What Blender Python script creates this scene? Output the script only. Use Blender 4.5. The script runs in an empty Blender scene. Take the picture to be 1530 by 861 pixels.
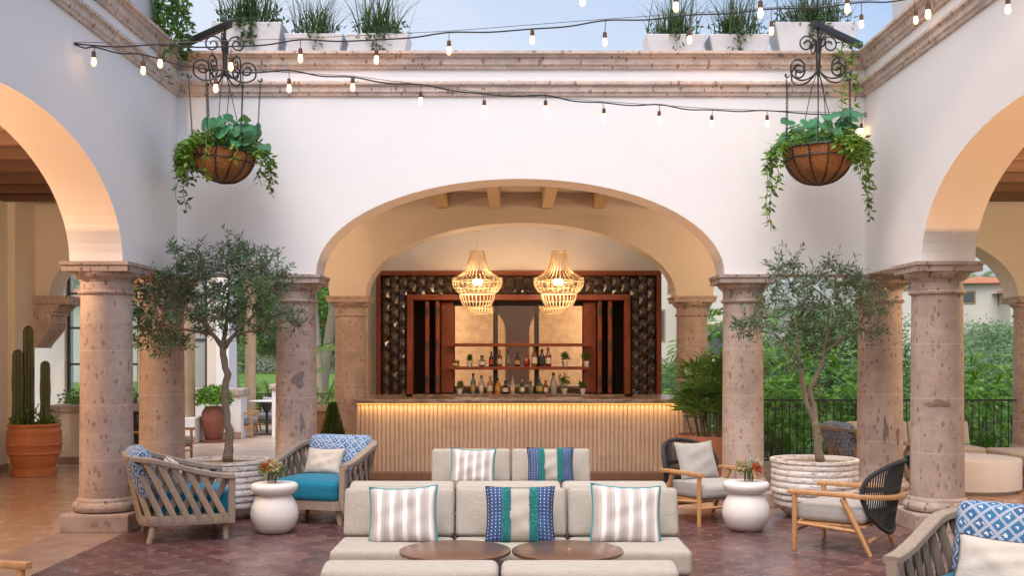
import bpy, bmesh, math, random
from mathutils import Vector, Matrix
random.seed(7)
R = math.radians
PI = math.pi
scn = bpy.context.scene
COL = scn.collection
F, CX, CY, CAMH = 1600.0, 771.0, 531.0, 1.7
def at(px, py, Y):
    "world point seen at photo pixel (px,py) when it stands Y metres in front of the camera"
    return Vector(((px-CX)/F*Y, Y, CAMH-(py-CY)/F*Y))

# ------------------------------------------------------------------ objects
def tag(o, label=None, cat=None, group=None, kind=None):
    if label: o['label'] = label
    if cat: o['category'] = cat
    if group: o['group'] = group
    if kind: o['kind'] = kind
    return o
def thing(name, label, cat, loc=(0,0,0), rz=0, group=None):
    o = bpy.data.objects.new(name, None); COL.objects.link(o)
    o.empty_display_size = .1
    o.location = loc; o.rotation_euler = (0,0,rz)
    return tag(o, label, cat, group)
def copy_tree(o, parent=None):
    c = o.copy(); COL.objects.link(c)
    if parent: c.parent = parent
    for ch in list(o.children): copy_tree(ch, c)
    return c
def dup(root, loc, rz=0, label=None, group=None, scale=None):
    c = copy_tree(root); c.location = loc; c.rotation_euler = (0,0,rz)
    if label: c['label'] = label
    if group: c['group'] = group
    if scale: c.scale = scale if hasattr(scale,'__len__') else (scale,)*3
    return c

# ------------------------------------------------------------------ mesh builder
class MB:
    def __init__(s): s.v=[]; s.f=[]; s.uv=[]; s.mi=[]; s.cur=0
    def face(s, idx, uv=None):
        s.f.append(tuple(idx)); s.uv.append(uv); s.mi.append(s.cur)
    def add(s, verts, faces, M=None):
        b=len(s.v)
        for p in verts:
            p=Vector(p); s.v.append(tuple(M@p) if M else tuple(p))
        for f in faces: s.face([b+i for i in f])
        return b
    def box(s, c, d, M=None, rot=None):
        x,y,z=d[0]/2,d[1]/2,d[2]/2
        V=[(-x,-y,-z),(x,-y,-z),(x,y,-z),(-x,y,-z),(-x,-y,z),(x,-y,z),(x,y,z),(-x,y,z)]
        T=Matrix.Translation(c)
        if rot: T=T@rot.to_4x4()
        if M: T=M@T
        s.add(V,[(0,3,2,1),(4,5,6,7),(0,1,5,4),(1,2,6,5),(2,3,7,6),(3,0,4,7)],T)
    def b2(s, x0,x1,y0,y1,z0,z1): s.box(((x0+x1)/2,(y0+y1)/2,(z0+z1)/2),(x1-x0,y1-y0,z1-z0))
    def lathe(s, prof, n=32, M=None, cap=True, fr=None):
        "prof: (r,z) from bottom to top"
        V=[];Fc=[]
        for r,z in prof:
            for k in range(n):
                a=2*PI*k/n; rr=r*(fr(a) if fr else 1)
                V.append((rr*math.cos(a),rr*math.sin(a),z))
        for i in range(len(prof)-1):
            for k in range(n):
                k2=(k+1)%n
                Fc.append((i*n+k,i*n+k2,(i+1)*n+k2,(i+1)*n+k))
        if cap:
            Fc.append(tuple(range(n-1,-1,-1)))
            Fc.append(tuple((len(prof)-1)*n+k for k in range(n)))
        s.add(V,Fc,M)
    def tube(s, pts, r, n=6, cap=True, flat=None, up=None, closed=False):
        "r: radius or list; flat=(w,h) gives an elliptical/rect section"
        pts=[Vector(p) for p in pts]; m=len(pts)
        rs=r if hasattr(r,'__len__') else [r]*m
        b=len(s.v); prevu=None
        for i,p in enumerate(pts):
            if closed: t=pts[(i+1)%m]-pts[i-1]
            else: t=(pts[min(i+1,m-1)]-pts[max(i-1,0)])
            if t.length<1e-9: t=Vector((0,0,1))
            t.normalize()
            if up is not None:
                u=Vector(up)-t*t.dot(Vector(up))
                if u.length<1e-5: u=t.orthogonal()
            elif prevu is None: u=t.orthogonal()
            else:
                u=prevu-t*t.dot(prevu)
                if u.length<1e-5: u=t.orthogonal()
            u.normalize(); prevu=u; w=t.cross(u)
            if flat:
                W,H=flat[0]*rs[i],flat[1]*rs[i]
                for (a,c) in ((-1,-.7),(-.85,-1),(.85,-1),(1,-.7),(1,.7),(.85,1),(-.85,1),(-1,.7)):
                    s.v.append(tuple(p+w*(a*W)+u*(c*H)))
            else:
                for k in range(n):
                    a=2*PI*k/n
                    s.v.append(tuple(p+(u*math.cos(a)+w*math.sin(a))*rs[i]))
        if flat: n=8
        for i in range(m if closed else m-1):
            j=(i+1)%m
            for k in range(n):
                k2=(k+1)%n
                s.face((b+i*n+k,b+i*n+k2,b+j*n+k2,b+j*n+k))
        if cap and not closed:
            s.face([b+k for k in range(n-1,-1,-1)]); s.face([b+(m-1)*n+k for k in range(n)])
    def sweep(s, prof, pa, pb, perp0, perp1, closed_prof=False):
        "profile (out,z) lofted from pa to pb; perp = outward vector at each end (length scales the mitre)"
        b=len(s.v); n=len(prof)
        for P,q in ((pa,perp0),(pb,perp1)):
            for o,z in prof: s.v.append((P[0]+q[0]*o, P[1]+q[1]*o, z))
        for i in range(n-1): s.face((b+i,b+i+1,b+n+i+1,b+n+i))
    def quad(s, p, d, w, L, W):
        "diamond leaf"
        b=len(s.v)
        s.v += [tuple(p), tuple(p+d*(L*.45)+w*(W*.5)), tuple(p+d*L), tuple(p+d*(L*.45)-w*(W*.5))]
        s.face((b,b+1,b+2,b+3))
    def build(s, name, mat=None, parent=None, smooth=False, bevel=0, seg=2, loc=None, recalc=False, sharp=40):
        me=bpy.data.meshes.new(name)
        me.from_pydata(s.v,[],s.f)
        if any(u for u in s.uv):
            L=me.uv_layers.new(name='UVMap'); k=0
            for f,u in zip(s.f,s.uv):
                for j in range(len(f)):
                    L.data[k].uv = u[j] if u else (0,0); k+=1
        mats = mat if isinstance(mat,(list,tuple)) else ([mat] if mat else [])
        for m in mats: me.materials.append(m)
        if len(mats)>1: me.polygons.foreach_set('material_index', s.mi)
        if recalc or bevel:
            bm=bmesh.new(); bm.from_mesh(me)
            if recalc:
                bmesh.ops.remove_doubles(bm, verts=bm.verts, dist=1e-5)
                bmesh.ops.recalc_face_normals(bm, faces=bm.faces)
            if bevel:
                ed=[e for e in bm.edges if len(e.link_faces)==2 and e.calc_face_angle(0)>R(35)]
                bmesh.ops.bevel(bm, geom=ed, offset=bevel, segments=seg, affect='EDGES', profile=.5, clamp_overlap=True)
            bm.to_mesh(me); bm.free()
        if smooth:
            me.polygons.foreach_set('use_smooth',[True]*len(me.polygons))
            if sharp: 
                try: me.set_sharp_from_angle(angle=R(sharp))
                except Exception: pass
        me.update()
        o=bpy.data.objects.new(name,me); COL.objects.link(o)
        if parent: o.parent=parent
        if loc is not None: o.location=loc
        return o

def soft(mb, c, d, r=.04, puff=(0,0,0), n=8, M=None):
    "rounded, slightly puffed cushion box; d = full size"
    hx,hy,hz=[k/2 for k in d]
    def pt(p):
        q=[p[0]*hx,p[1]*hy,p[2]*hz]
        inner=[max(-h+r,min(h-r,v)) for v,h in zip(q,(hx,hy,hz))]
        dv=Vector((q[0]-inner[0],q[1]-inner[1],q[2]-inner[2]))
        if dv.length>1e-9: dv=dv.normalized()*r
        o=Vector(inner)+dv
        cs=[math.cos(v*PI/2) for v in p]
        return Vector((o.x+puff[0]*p[0]*cs[1]*cs[2], o.y+puff[1]*p[1]*cs[0]*cs[2], o.z+puff[2]*p[2]*cs[0]*cs[1]))
    def g(i,h):
        a=i/n*2-1
        # more samples at the rim
        e=min(.45,r/h*1.0)
        return a
    T=Matrix.Translation(c)
    if M: T=M@T
    idx={}
    def vid(p):
        k=tuple(round(x,5) for x in p)
        if k not in idx:
            idx[k]=len(mb.v); mb.v.append(tuple(T@pt(p)))
        return idx[k]
    def grid(h):
        e=min(.9,r/h)
        s=[-1,-1+e*.25,-1+e*.55,-1+e]
        inn=[-1+e+(2-2*e)*i/n for i in range(1,n)]
        return s+inn+[1-e,1-e*.55,1-e*.25,1]
    gs=[grid(h) for h in (hx,hy,hz)]
    for ax in range(3):
        a1,a2=[(1,2),(2,0),(0,1)][ax]
        A,B=gs[a1],gs[a2]
        for sg in (-1,1):
            for i in range(len(A)-1):
                for j in range(len(B)-1):
                    P=[]
                    for (u,w) in ((A[i],B[j]),(A[i+1],B[j]),(A[i+1],B[j+1]),(A[i],B[j+1])):
                        q=[0,0,0]; q[ax]=sg; q[a1]=u; q[a2]=w; P.append(q)
                    if sg<0: P.reverse()
                    uv=[((q[0]+1)/2*d[0],(q[2]+1)/2*d[2]) if ax==1 else (((q[0]+1)/2*d[0],(q[1]+1)/2*d[1]+d[2]) if ax==2 else ((q[1]+1)/2*d[1],(q[2]+1)/2*d[2])) for q in P]
                    mb.face([vid(q) for q in P],uv)

def pillow(mb, w, h, t, n=16, pinch=.06, M=None, sag=0):
    "stuffed square cushion standing in the XZ plane, front at -Y, uv in 0..1"
    ids={}; ph=random.uniform(0,6)
    def P(i,j,s):
        u=i/n*2-1; v=j/n*2-1
        x=u*w/2*(1-pinch*(1-v*v)*abs(u)); z=v*h/2*(1-pinch*(1-u*u)*abs(v)) - sag*(1-u*u)*max(0,v)
        y=s*t/2*((1-u**4)*(1-v**4))**.55 + (.009*math.sin(4*u+3*v+ph)+.006*math.sin(8*v-4*u+2*ph)+.004*math.sin(11*u+5*v-ph))*(1-u*u)*(1-v*v)
        p=Vector((x,y,z)); return M@p if M else p
    for s in (-1,1):
        for i in range(n):
            for j in range(n):
                q=[(i,j),(i+1,j),(i+1,j+1),(i,j+1)]
                if s>0: q=q[::-1]
                ii=[]
                for a in q:
                    k=(a[0],a[1],0 if (a[0] in(0,n) or a[1] in(0,n)) else s)
                    if k not in ids: ids[k]=len(mb.v); mb.v.append(tuple(P(a[0],a[1],s)))
                    ii.append(ids[k])
                mb.face(ii,[(a[0]/n,a[1]/n) for a in q])
    return [P(i,0,0) for i in range(n)]+[P(n,j,0) for j in range(n)]+[P(n-i,n,0) for i in range(n)]+[P(0,n-j,0) for j in range(n)]

# ------------------------------------------------------------------ materials
class G:
    def __init__(s, name):
        s.mat=bpy.data.materials.new(name); s.mat.use_nodes=True
        s.nt=s.mat.node_tree; s.N=s.nt.nodes; s.L=s.nt.links
        s.bs=s.N['Principled BSDF']; s.out=s.N['Material Output']
        s._tc=None
    def tc(s, w='Object'):
        if not s._tc: s._tc=s.N.new('ShaderNodeTexCoord')
        return s._tc.outputs[w]
    def put(s, sock, v):
        if isinstance(v, bpy.types.NodeSocket): s.L.new(v,sock)
        elif v is not None:
            try:
                if sock.type=='RGBA' and len(v)==3: v=tuple(v)+(1,)
            except TypeError: pass
            sock.default_value=v
    def m(s, op, a, b=None, c=None, clamp=False):
        n=s.N.new('ShaderNodeMath'); n.operation=op; n.use_clamp=clamp
        s.put(n.inputs[0],a); s.put(n.inputs[1],b); s.put(n.inputs[2],c)
        return n.outputs[0]
    def v(s, op, a, b=None):
        n=s.N.new('ShaderNodeVectorMath'); n.operation=op
        s.put(n.inputs[0],a)
        if b is not None: s.put(n.inputs[1],b)
        return n.outputs['Value'] if op in('LENGTH','DOT_PRODUCT','DISTANCE') else n.outputs[0]
    def sep(s, a):
        n=s.N.new('ShaderNodeSeparateXYZ'); s.put(n.inputs[0],a); return n.outputs
    def comb(s, x,y,z=0.):
        n=s.N.new('ShaderNodeCombineXYZ')
        for i,k in enumerate((x,y,z)): s.put(n.inputs[i],k)
        return n.outputs[0]
    def mix(s, f, a, b, mode='MIX'):
        n=s.N.new('ShaderNodeMix'); n.data_type='RGBA'; n.blend_type=mode
        s.put(n.inputs[0],f); s.put(n.inputs[6],a); s.put(n.inputs[7],b); return n.outputs[2]
    def ramp(s, f, stops, interp='LINEAR'):
        n=s.N.new('ShaderNodeValToRGB'); s.put(n.inputs[0],f); cr=n.color_ramp; cr.interpolation=interp
        while len(cr.elements)<len(stops): cr.elements.new(.5)
        for e,(p,c) in zip(cr.elements,stops):
            e.position=p; e.color=(c,c,c,1) if not hasattr(c,'__len__') else tuple(c)+(1,)
        return n.outputs[0]
    def noise(s, vec=None, sc=5, det=4, ro=.55, dist=0):
        n=s.N.new('ShaderNodeTexNoise'); s.put(n.inputs['Vector'], vec if vec is not None else s.tc())
        n.inputs['Scale'].default_value=sc; n.inputs['Detail'].default_value=det
        n.inputs['Roughness'].default_value=ro; n.inputs['Distortion'].default_value=dist
        return n.outputs[0]
    def voro(s, vec=None, sc=5, feat='F1', out='Distance', rnd=1):
        n=s.N.new('ShaderNodeTexVoronoi'); n.feature=feat
        s.put(n.inputs['Vector'], vec if vec is not None else s.tc()); n.inputs['Scale'].default_value=sc
        n.inputs['Randomness'].default_value=rnd
        return n.outputs[out]
    def white(s, vec):
        n=s.N.new('ShaderNodeTexWhiteNoise'); n.noise_dimensions='3D'; s.put(n.inputs['Vector'],vec); return n.outputs['Value']
    def scale(s, vec, sc):
        n=s.N.new('ShaderNodeMapping'); s.put(n.inputs[0],vec); n.inputs['Scale'].default_value=sc; return n.outputs[0]
    def rnd(s): return s.N.new('ShaderNodeObjectInfo').outputs['Random']
    def island(s): return s.N.new('ShaderNodeNewGeometry').outputs['Random Per Island']
    def offs(s, k=20):
        r=s.rnd(); return s.v('ADD', s.tc(), s.comb(s.m('MULTIPLY',r,k),s.m('MULTIPLY',r,k*1.7),0.))
    def bump(s, h, st=.3, d=.01):
        n=s.N.new('ShaderNodeBump'); s.put(n.inputs['Height'],h); n.inputs['Strength'].default_value=st; n.inputs['Distance'].default_value=d
        s.L.new(n.outputs[0], s.bs.inputs['Normal'])
    def fin(s, col=None, rough=.6, metal=0, spec=None, trans=None, sheen=None, coat=None):
        i=s.bs.inputs
        if col is not None: s.put(i['Base Color'],col)
        s.put(i['Roughness'],rough); s.put(i['Metallic'],metal)
        if spec is not None: s.put(i['Specular IOR Level'],spec)
        if trans is not None: s.put(i['Transmission Weight'],trans)
        if sheen is not None: s.put(i['Sheen Weight'],sheen)
        if coat is not None: s.put(i['Coat Weight'],coat)
        return s.mat

def simple(name, col, rough=.5, var=.15, sc=6, bump=.1, bs=80, metal=0, spec=None, coat=None, d=.004):
    g=G(name); p=g.offs()
    c=g.mix(g.noise(p,sc,5), [max(0,k*(1-var)) for k in col], [min(1,k*(1+var)) for k in col])
    if bump: g.bump(g.noise(p,bs,3),bump,d)
    return g.fin(c,rough,metal,spec,coat=coat)

def m_plaster(name, col, var=.03):
    g=G(name); p=g.tc()
    a=g.noise(p,.6,5); b=g.noise(p,2.5,6,.65)
    f=g.m('ADD',g.m('MULTIPLY',a,.5),g.m('MULTIPLY',b,.5))
    c=g.ramp(f,[(.3,[k*(1-var*1.6) for k in col]),(.7,col)])
    h=g.m('ADD',g.m('ADD',g.noise(p,1.6,4,.5,.4),g.m('MULTIPLY',g.noise(p,14,4),.3)),g.m('MULTIPLY',g.noise(p,60,3),.2))
    g.bump(h,.28,.012)
    st=g.noise(g.scale(p,(5,5,.45)),2.2,5,.6)
    c=g.mix(g.m('MULTIPLY',g.ramp(st,[(.56,0.),(.8,1.)]),.16),c,[k*.88 for k in col])
    return g.fin(c,.75,spec=.3)

def m_stone(name, joints=True, tint=(1,1,1), dark=1):
    g=G(name); p=g.offs(13)
    t=lambda c:[k*j*dark for k,j in zip(c,tint)]
    base=g.ramp(g.noise(p,2.6,6,.6),[(.3,t((.375,.29,.262))),(.5,t((.475,.38,.345))),(.7,t((.565,.47,.43)))])
    fine=g.noise(p,38,5,.7)
    base=g.mix(g.m('MULTIPLY',fine,.5),base,t((.54,.455,.41)))
    mot=g.ramp(g.noise(p,5.5,6,.7),[(.42,0.),(.62,1.)])
    base=g.mix(g.m('MULTIPLY',mot,.45),base,t((.27,.205,.175)))
    gry=g.ramp(g.noise(p,1.7,5,.65,.6),[(.5,0.),(.66,1.)])
    base=g.mix(g.m('MULTIPLY',gry,.4),base,t((.36,.33,.31)))
    # elongated dark pits
    st=g.scale(p,(1,1,.55))
    v1=g.voro(st,16); n1=g.noise(p,9,3)
    pit=g.m('LESS_THAN',g.m('ADD',v1,g.m('MULTIPLY',g.noise(p,30,2),.25)),g.m('SUBTRACT',g.m('MULTIPLY',n1,.85),.09))
    v2=g.voro(st,55); pit2=g.m('LESS_THAN',v2,g.m('SUBTRACT',g.m('MULTIPLY',g.noise(p,14,2),.72),.12))
    pits=g.m('MAXIMUM',g.m('MULTIPLY',pit,.8),g.m('MULTIPLY',pit2,.55))
    base=g.mix(pits,base,t((.19,.125,.095)))
    h=g.m('SUBTRACT',g.m('MULTIPLY',fine,.5),pits)
    if joints:
        x,y,z=g.sep(g.tc())
        zz=g.m('ADD',z,g.m('MULTIPLY',g.rnd(),.12))
        row=g.m('FLOOR',g.m('DIVIDE',zz,.53))
        jz=g.m('LESS_THAN',g.m('ABSOLUTE',g.m('SUBTRACT',g.m('FRACT',g.m('DIVIDE',zz,.53)),.5)),.013)
        ang=g.m('ADD',g.m('ARCTAN2',y,x),g.m('ADD',g.m('MULTIPLY',row,2.4),g.m('MULTIPLY',g.rnd(),9.)))
        ja=g.m('LESS_THAN',g.m('ABSOLUTE',g.m('SUBTRACT',g.m('FRACT',g.m('DIVIDE',ang,PI)),.5)),.006)
        j=g.m('MAXIMUM',jz,ja)
        # row of the upper half only: shift so joints sit between blocks
        base=g.mix(g.m('MULTIPLY',j,.55),base,t((.62,.54,.47)))
        blk=g.white(g.comb(row,g.m('FLOOR',g.m('DIVIDE',ang,PI)),g.rnd()))
        base=g.mix(.28,base,g.ramp(blk,[(0,t((.30,.215,.185))),(1,t((.62,.52,.46)))]))
    g.bump(h,.55,.012)
    return g.fin(base,.8,spec=.25)

def m_wood(name, c0, c1, sc=(1,12,12), rough=.5, bump=.2, axis=None):
    g=G(name); p=g.scale(g.offs(),sc)
    f=g.noise(p,4,6,.65,.6)
    f2=g.noise(p,22,3,.6)
    c=g.ramp(g.m('ADD',g.m('MULTIPLY',f,.75),g.m('MULTIPLY',f2,.25)),[(.3,c0),(.68,c1)])
    g.bump(f2,bump,.003)
    return g.fin(c,rough)

def m_fabric(name, col, var=.12, weave=420, bump=.35):
    g=G(name); p=g.offs()
    x,y,z=g.sep(p)
    w=g.m('MULTIPLY',g.m('SINE',g.m('MULTIPLY',g.m('ADD',x,g.m('MULTIPLY',y,.4)),weave)),g.m('SINE',g.m('MULTIPLY',g.m('ADD',z,g.m('MULTIPLY',y,.8)),weave)))
    sl=g.noise(g.scale(p,(3,3,60)),5,3); sl2=g.noise(g.scale(p,(60,20,3)),5,3)
    n=g.noise(p,160,2,.7)
    f=g.m('ADD',g.m('ADD',g.m('MULTIPLY',sl,.3),g.m('MULTIPLY',sl2,.3)),g.m('MULTIPLY',n,.4))
    c=g.ramp(f,[(.33,[k*(1-var*1.8) for k in col]),(.62,[min(1,k*(1+var*.7)) for k in col])])
    g.bump(g.m('ADD',g.m('MULTIPLY',n,1.),g.m('MULTIPLY',g.noise(p,5,4,.6,1.2),7.)),bump,.005)
    return g.fin(c,.9,spec=.15,sheen=.15)

def m_leaf(name, c0, c1, c2=None, rough=.45, tl=.3):
    g=G(name)
    i=g.island()
    st=[(0,c0),(.65,c1)]+([(.97,c2)] if c2 else [])
    c=g.ramp(i,st)
    c=g.mix(.5,c,g.ramp(g.noise(g.tc(),1.3,2),[(.3,[k*.55 for k in c0]),(.7,[min(1,k*1.25) for k in c1])]))
    g.fin(c,rough,spec=.35)
    tr=g.N.new('ShaderNodeBsdfTranslucent'); g.put(tr.inputs[0],g.mix(.5,c,(.25,.4,.05)))
    mx=g.N.new('ShaderNodeMixShader'); mx.inputs[0].default_value=tl
    g.L.new(g.bs.outputs[0],mx.inputs[1]); g.L.new(tr.outputs[0],mx.inputs[2]); g.L.new(mx.outputs[0],g.out.inputs[0])
    return g.mat

def m_emit(name, col, st):
    g=G(name); g.bs.inputs['Base Color'].default_value=tuple(col)+(1,)
    g.bs.inputs['Emission Color'].default_value=tuple(col)+(1,); g.bs.inputs['Emission Strength'].default_value=st
    return g.mat

def m_glass(name, col=(1,1,1), rough=.02, alpha=None):
    "thin clear glass: mostly see-through, mirror glints on top"
    g=G(name)
    tr=g.N.new('ShaderNodeBsdfTransparent'); g.put(tr.inputs[0],col)
    gl=g.N.new('ShaderNodeBsdfGlossy'); gl.inputs['Roughness'].default_value=rough
    fr=g.N.new('ShaderNodeFresnel'); fr.inputs[0].default_value=1.45
    mx=g.N.new('ShaderNodeMixShader'); g.L.new(g.m('ADD',fr.outputs[0],.04),mx.inputs[0])
    g.L.new(tr.outputs[0],mx.inputs[1]); g.L.new(gl.outputs[0],mx.inputs[2]); g.L.new(mx.outputs[0],g.out.inputs[0])
    return g.mat

M={}
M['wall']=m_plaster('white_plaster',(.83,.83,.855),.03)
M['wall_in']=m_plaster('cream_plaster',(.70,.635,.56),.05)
M['stone']=m_stone('cantera_stone')
M['trim']=m_stone('cantera_trim',False)
M['cream_trim']=m_stone('cantera_cornice',False,(1.34,1.38,1.38))
M['iron']=simple('wrought_iron',(.018,.018,.02),.45,.3,20,.2,120,0,.5)
M['rope']=simple('charcoal_rope',(.03,.032,.036),.8,.3,60,.5,300)
M['oak']=m_wood('oak_wood',(.38,.19,.08),(.60,.35,.17),(6,6,1.5),.42,.15)
M['teak']=m_wood('weathered_teak',(.22,.18,.15),(.36,.30,.25),(7,7,1.3),.65,.3)
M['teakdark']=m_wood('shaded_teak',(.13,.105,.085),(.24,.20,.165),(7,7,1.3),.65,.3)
M['slat']=m_wood('weathered_slat',(.25,.19,.14),(.42,.34,.26),(9,9,1.5),.65,.3)
M['mahog']=m_wood('red_mahogany',(.15,.030,.011),(.30,.075,.026),(14,14,2),.5,.12)
M['mahog2']=m_wood('red_brown_timber',(.26,.085,.035),(.42,.17,.075),(3,3,12),.5,.1)
M['beam']=m_wood('dark_beam',(.065,.025,.012),(.15,.065,.03),(2,12,12),.6,.25)
M['beam_pale']=m_wood('pale_beam',(.45,.30,.15),(.62,.45,.25),(12,2,12),.6,.2)
M['terra']=simple('terracotta',(.42,.16,.075),.6,.25,5,.25,40)
M['plinth']=simple('stained_plinth',(.20,.115,.075),.5,.25,9,.15)
M['terra_dark']=simple('dark_terracotta',(.24,.085,.06),.65,.2,6,.2,50)
M['soil']=simple('gravel_soil',(.33,.25,.17),.95,.45,70,.9,90,d=.02)
M['sofa']=m_fabric('greige_weave',(.43,.40,.355))
M['grey']=m_fabric('grey_weave',(.40,.39,.38))
M['dgrey']=m_fabric('dark_grey_weave',(.25,.25,.26))
M['cream']=m_fabric('cream_linen',(.56,.525,.48),.08)
M['teal']=m_fabric('teal_canvas',(.012,.19,.32),.2)
M['tealtrim']=m_fabric('teal_trim',(.03,.27,.33),.2)
M['navypipe']=m_fabric('navy_piping',(.03,.035,.06),.2)
M['whitecer']=simple('white_ceramic',(.73,.725,.72),.55,.09,5,.3,30)
M['whitebox']=simple('white_fibreglass',(.58,.59,.63),.55,.16,4,.15,30)
M['bark']=simple('grey_bark',(.20,.16,.125),.9,.35,25,.8,60,d=.01)
M['barkpalm']=simple('palm_bark',(.30,.24,.19),.9,.3,15,.8,30,d=.02)
M['post']=m_wood('weathered_log',(.34,.24,.14),(.55,.42,.28),(10,10,1),.8,.4)
M['mullion']=simple('dark_metal',(.05,.048,.045),.4,.1,5,0)
M['mirror']=G('window_mirror').fin((.88,.83,.74),.015,1)
M['glass']=m_glass('clear_glass')
M['tglass']=m_glass('window_glass',(.85,.9,.88))
M['bulb']=m_emit('warm_bulb',(1,.56,.22),9)
M['filament']=m_emit('filament',(1,.7,.35),30)
M['pbulb']=m_emit('pendant_bulb',(1,.72,.42),18)
M['led']=m_emit('led_strip',(1,.50,.14),.9)
M['socket']=simple('bulb_socket',(.10,.05,.03),.5,.2,20,0)
M['rattan']=simple('rattan',(.62,.48,.30),.6,.2,40,.2,200)
M['tiledark']=G('dark_glazed_tile')
g=M['tiledark']; c=g.mix(g.island(),(.035,.020,.013),(.080,.050,.032)); M['tiledark']=g.fin(c,.13,0,.8,coat=.35)
M['grout']=simple('tile_grout',(.05,.035,.025),.9)
M['copper']=simple('bronze_top',(.30,.17,.11),.30,.35,4,.1,30,.75)
M['coir']=simple('coir_fibre',(.28,.125,.045),.95,.5,45,1,70,d=.02)
M['rooftile']=simple('clay_roof',(.38,.15,.08),.8,.25,3,.2,20)
M['farwall']=simple('far_white_wall',(.60,.57,.53),.8,.05,1,0)
M['farwin']=simple('far_window',(.08,.09,.10),.2,.1,1,0)
M['fartrim']=simple('far_trim',(.30,.20,.14),.8,.1,1,0)
# leaves
M['olive']=m_leaf('olive_leaf',(.025,.065,.035),(.10,.185,.105),(.27,.35,.27),.45,.2)
M['green']=m_leaf('bright_leaf',(.035,.125,.014),(.15,.34,.035),(.30,.46,.07))
M['basketleaf']=m_leaf('trailing_leaf',(.035,.13,.02),(.14,.30,.045),(.36,.42,.10))
M['deep']=m_leaf('deep_leaf',(.022,.075,.018),(.075,.17,.04),(.14,.26,.06))
M['mid']=m_leaf('mid_leaf',(.04,.11,.025),(.13,.26,.05),(.23,.34,.09))
M['greygreen']=m_leaf('grey_green_leaf',(.05,.105,.045),(.13,.23,.10),(.25,.34,.17),.5,.2)
M['blade']=m_leaf('grass_blade',(.015,.04,.015),(.05,.10,.04),(.13,.18,.09),.4,.15)
M['caladium']=m_leaf('caladium_leaf',(.02,.13,.06),(.07,.28,.14),(.10,.20,.17),.35,.3)
M['cactus']=simple('cactus_skin',(.06,.075,.03),.55,.25,9,.2,60)
M['fanleaf']=m_leaf('fan_leaf',(.045,.14,.025),(.13,.30,.06),(.24,.42,.10),.4,.25)
M['palmleaf']=m_leaf('palm_leaf',(.03,.09,.015),(.12,.24,.04),(.22,.30,.06))

M['terra_wall']=m_plaster('tan_plaster',(.40,.24,.15),.08)
M['greyglass']=simple('grey_glazing',(.33,.34,.33),.12,.1,2,0)
M['flowerleaf']=m_leaf('flower_border_leaf',(.07,.16,.02),(.20,.28,.03),(.55,.30,.03))
g=G('stone_block_wall'); p=g.tc(); x,y,z=g.sep(p)
row=g.m('FLOOR',g.m('DIVIDE',z,.45)); xo=g.m('ADD',g.m('DIVIDE',x,.9),g.m('MULTIPLY',row,.5))
fz=g.m('FRACT',g.m('DIVIDE',z,.45)); fx=g.m('FRACT',xo)
j=g.m('MAXIMUM',g.m('LESS_THAN',fz,.03),g.m('LESS_THAN',fx,.015))
c=g.ramp(g.noise(p,3,7,.7),[(.3,(.40,.33,.25)),(.7,(.66,.58,.47))]); c=g.mix(g.m('MULTIPLY',j,.5),c,(.3,.24,.18)); M['blockwall']=g.fin(c,.85)
M['scar']=simple('worn_stone',(.235,.165,.135),.85,.4,22,.8,50,d=.01)
M['scargrey']=simple('grey_worn_stone',(.235,.205,.19),.85,.4,22,.8,50,d=.01)
M['palmstem']=simple('palm_stem',(.10,.10,.05),.8,.4,20,.4,60)
# white rustic pot
g=G('whitewashed_clay'); p=g.offs()
s=g.noise(g.scale(p,(1.5,1.5,14)),5,6,.7); s2=g.noise(p,26,4,.7)
f=g.m('ADD',g.m('MULTIPLY',s,.65),g.m('MULTIPLY',s2,.35))
c=g.ramp(f,[(.36,(.22,.14,.12)),(.43,(.48,.40,.37)),(.49,(.76,.73,.71)),(.7,(.80,.79,.78))])
g.bump(f,.5,.012); M['whitewash']=g.fin(c,.85,spec=.2)

# fluted bar front: pale timber with faint course joints
g=G('fluted_limestone'); p=g.tc(); x,y,z=g.sep(p)
blk=g.white(g.comb(g.m('FLOOR',g.m('MULTIPLY',x,1.9)),g.m('FLOOR',g.m('MULTIPLY',z,2.9)),0.))
c=g.mix(g.noise(p,14,5),(.49,.40,.305),(.65,.55,.43))
c=g.mix(.25,c,g.ramp(blk,[(0,(.46,.34,.23)),(1,(.74,.60,.46))]))
M['flute']=g.fin(c,.7)

# marble counter
g=G('brown_marble'); p=g.tc()
f=g.noise(g.scale(p,(1,3,3)),3,8,.7,1.5)
c=g.ramp(f,[(.3,(.10,.065,.045)),(.48,(.26,.18,.13)),(.6,(.42,.33,.26)),(.75,(.16,.11,.08))])
M['marble']=g.fin(c,.22)

# courtyard clay tiles: elongated hexagons in a staggered grid, dark grout
g=G('courtyard_clay_tiles'); p=g.tc(); x,y,z=g.sep(p)
A=.30; B=.30
ux=g.m('DIVIDE',x,A); uy=g.m('DIVIDE',y,B)
wx=g.m('MULTIPLY',g.m('SINE',g.m('MULTIPLY',uy,4*PI)),.07); wy=g.m('MULTIPLY',g.m('SINE',g.m('MULTIPLY',ux,4*PI)),.07)
ux=g.m('ADD',g.m('ADD',ux,wx),g.m('MULTIPLY',g.noise(p,6,2),.08)); uy=g.m('ADD',g.m('ADD',uy,wy),g.m('MULTIPLY',g.noise(p,7,2),.08))
def cell(off):
    a=g.m('ADD',g.m('ROUND',g.m('SUBTRACT',ux,off)),off); b=g.m('ADD',g.m('ROUND',g.m('SUBTRACT',uy,off)),off)
    dx=g.m('ABSOLUTE',g.m('SUBTRACT',ux,a)); dy=g.m('ABSOLUTE',g.m('SUBTRACT',uy,b))
    d=g.m('ADD',g.m('POWER',dx,1.3),g.m('POWER',dy,1.3))
    return a,b,d
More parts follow.
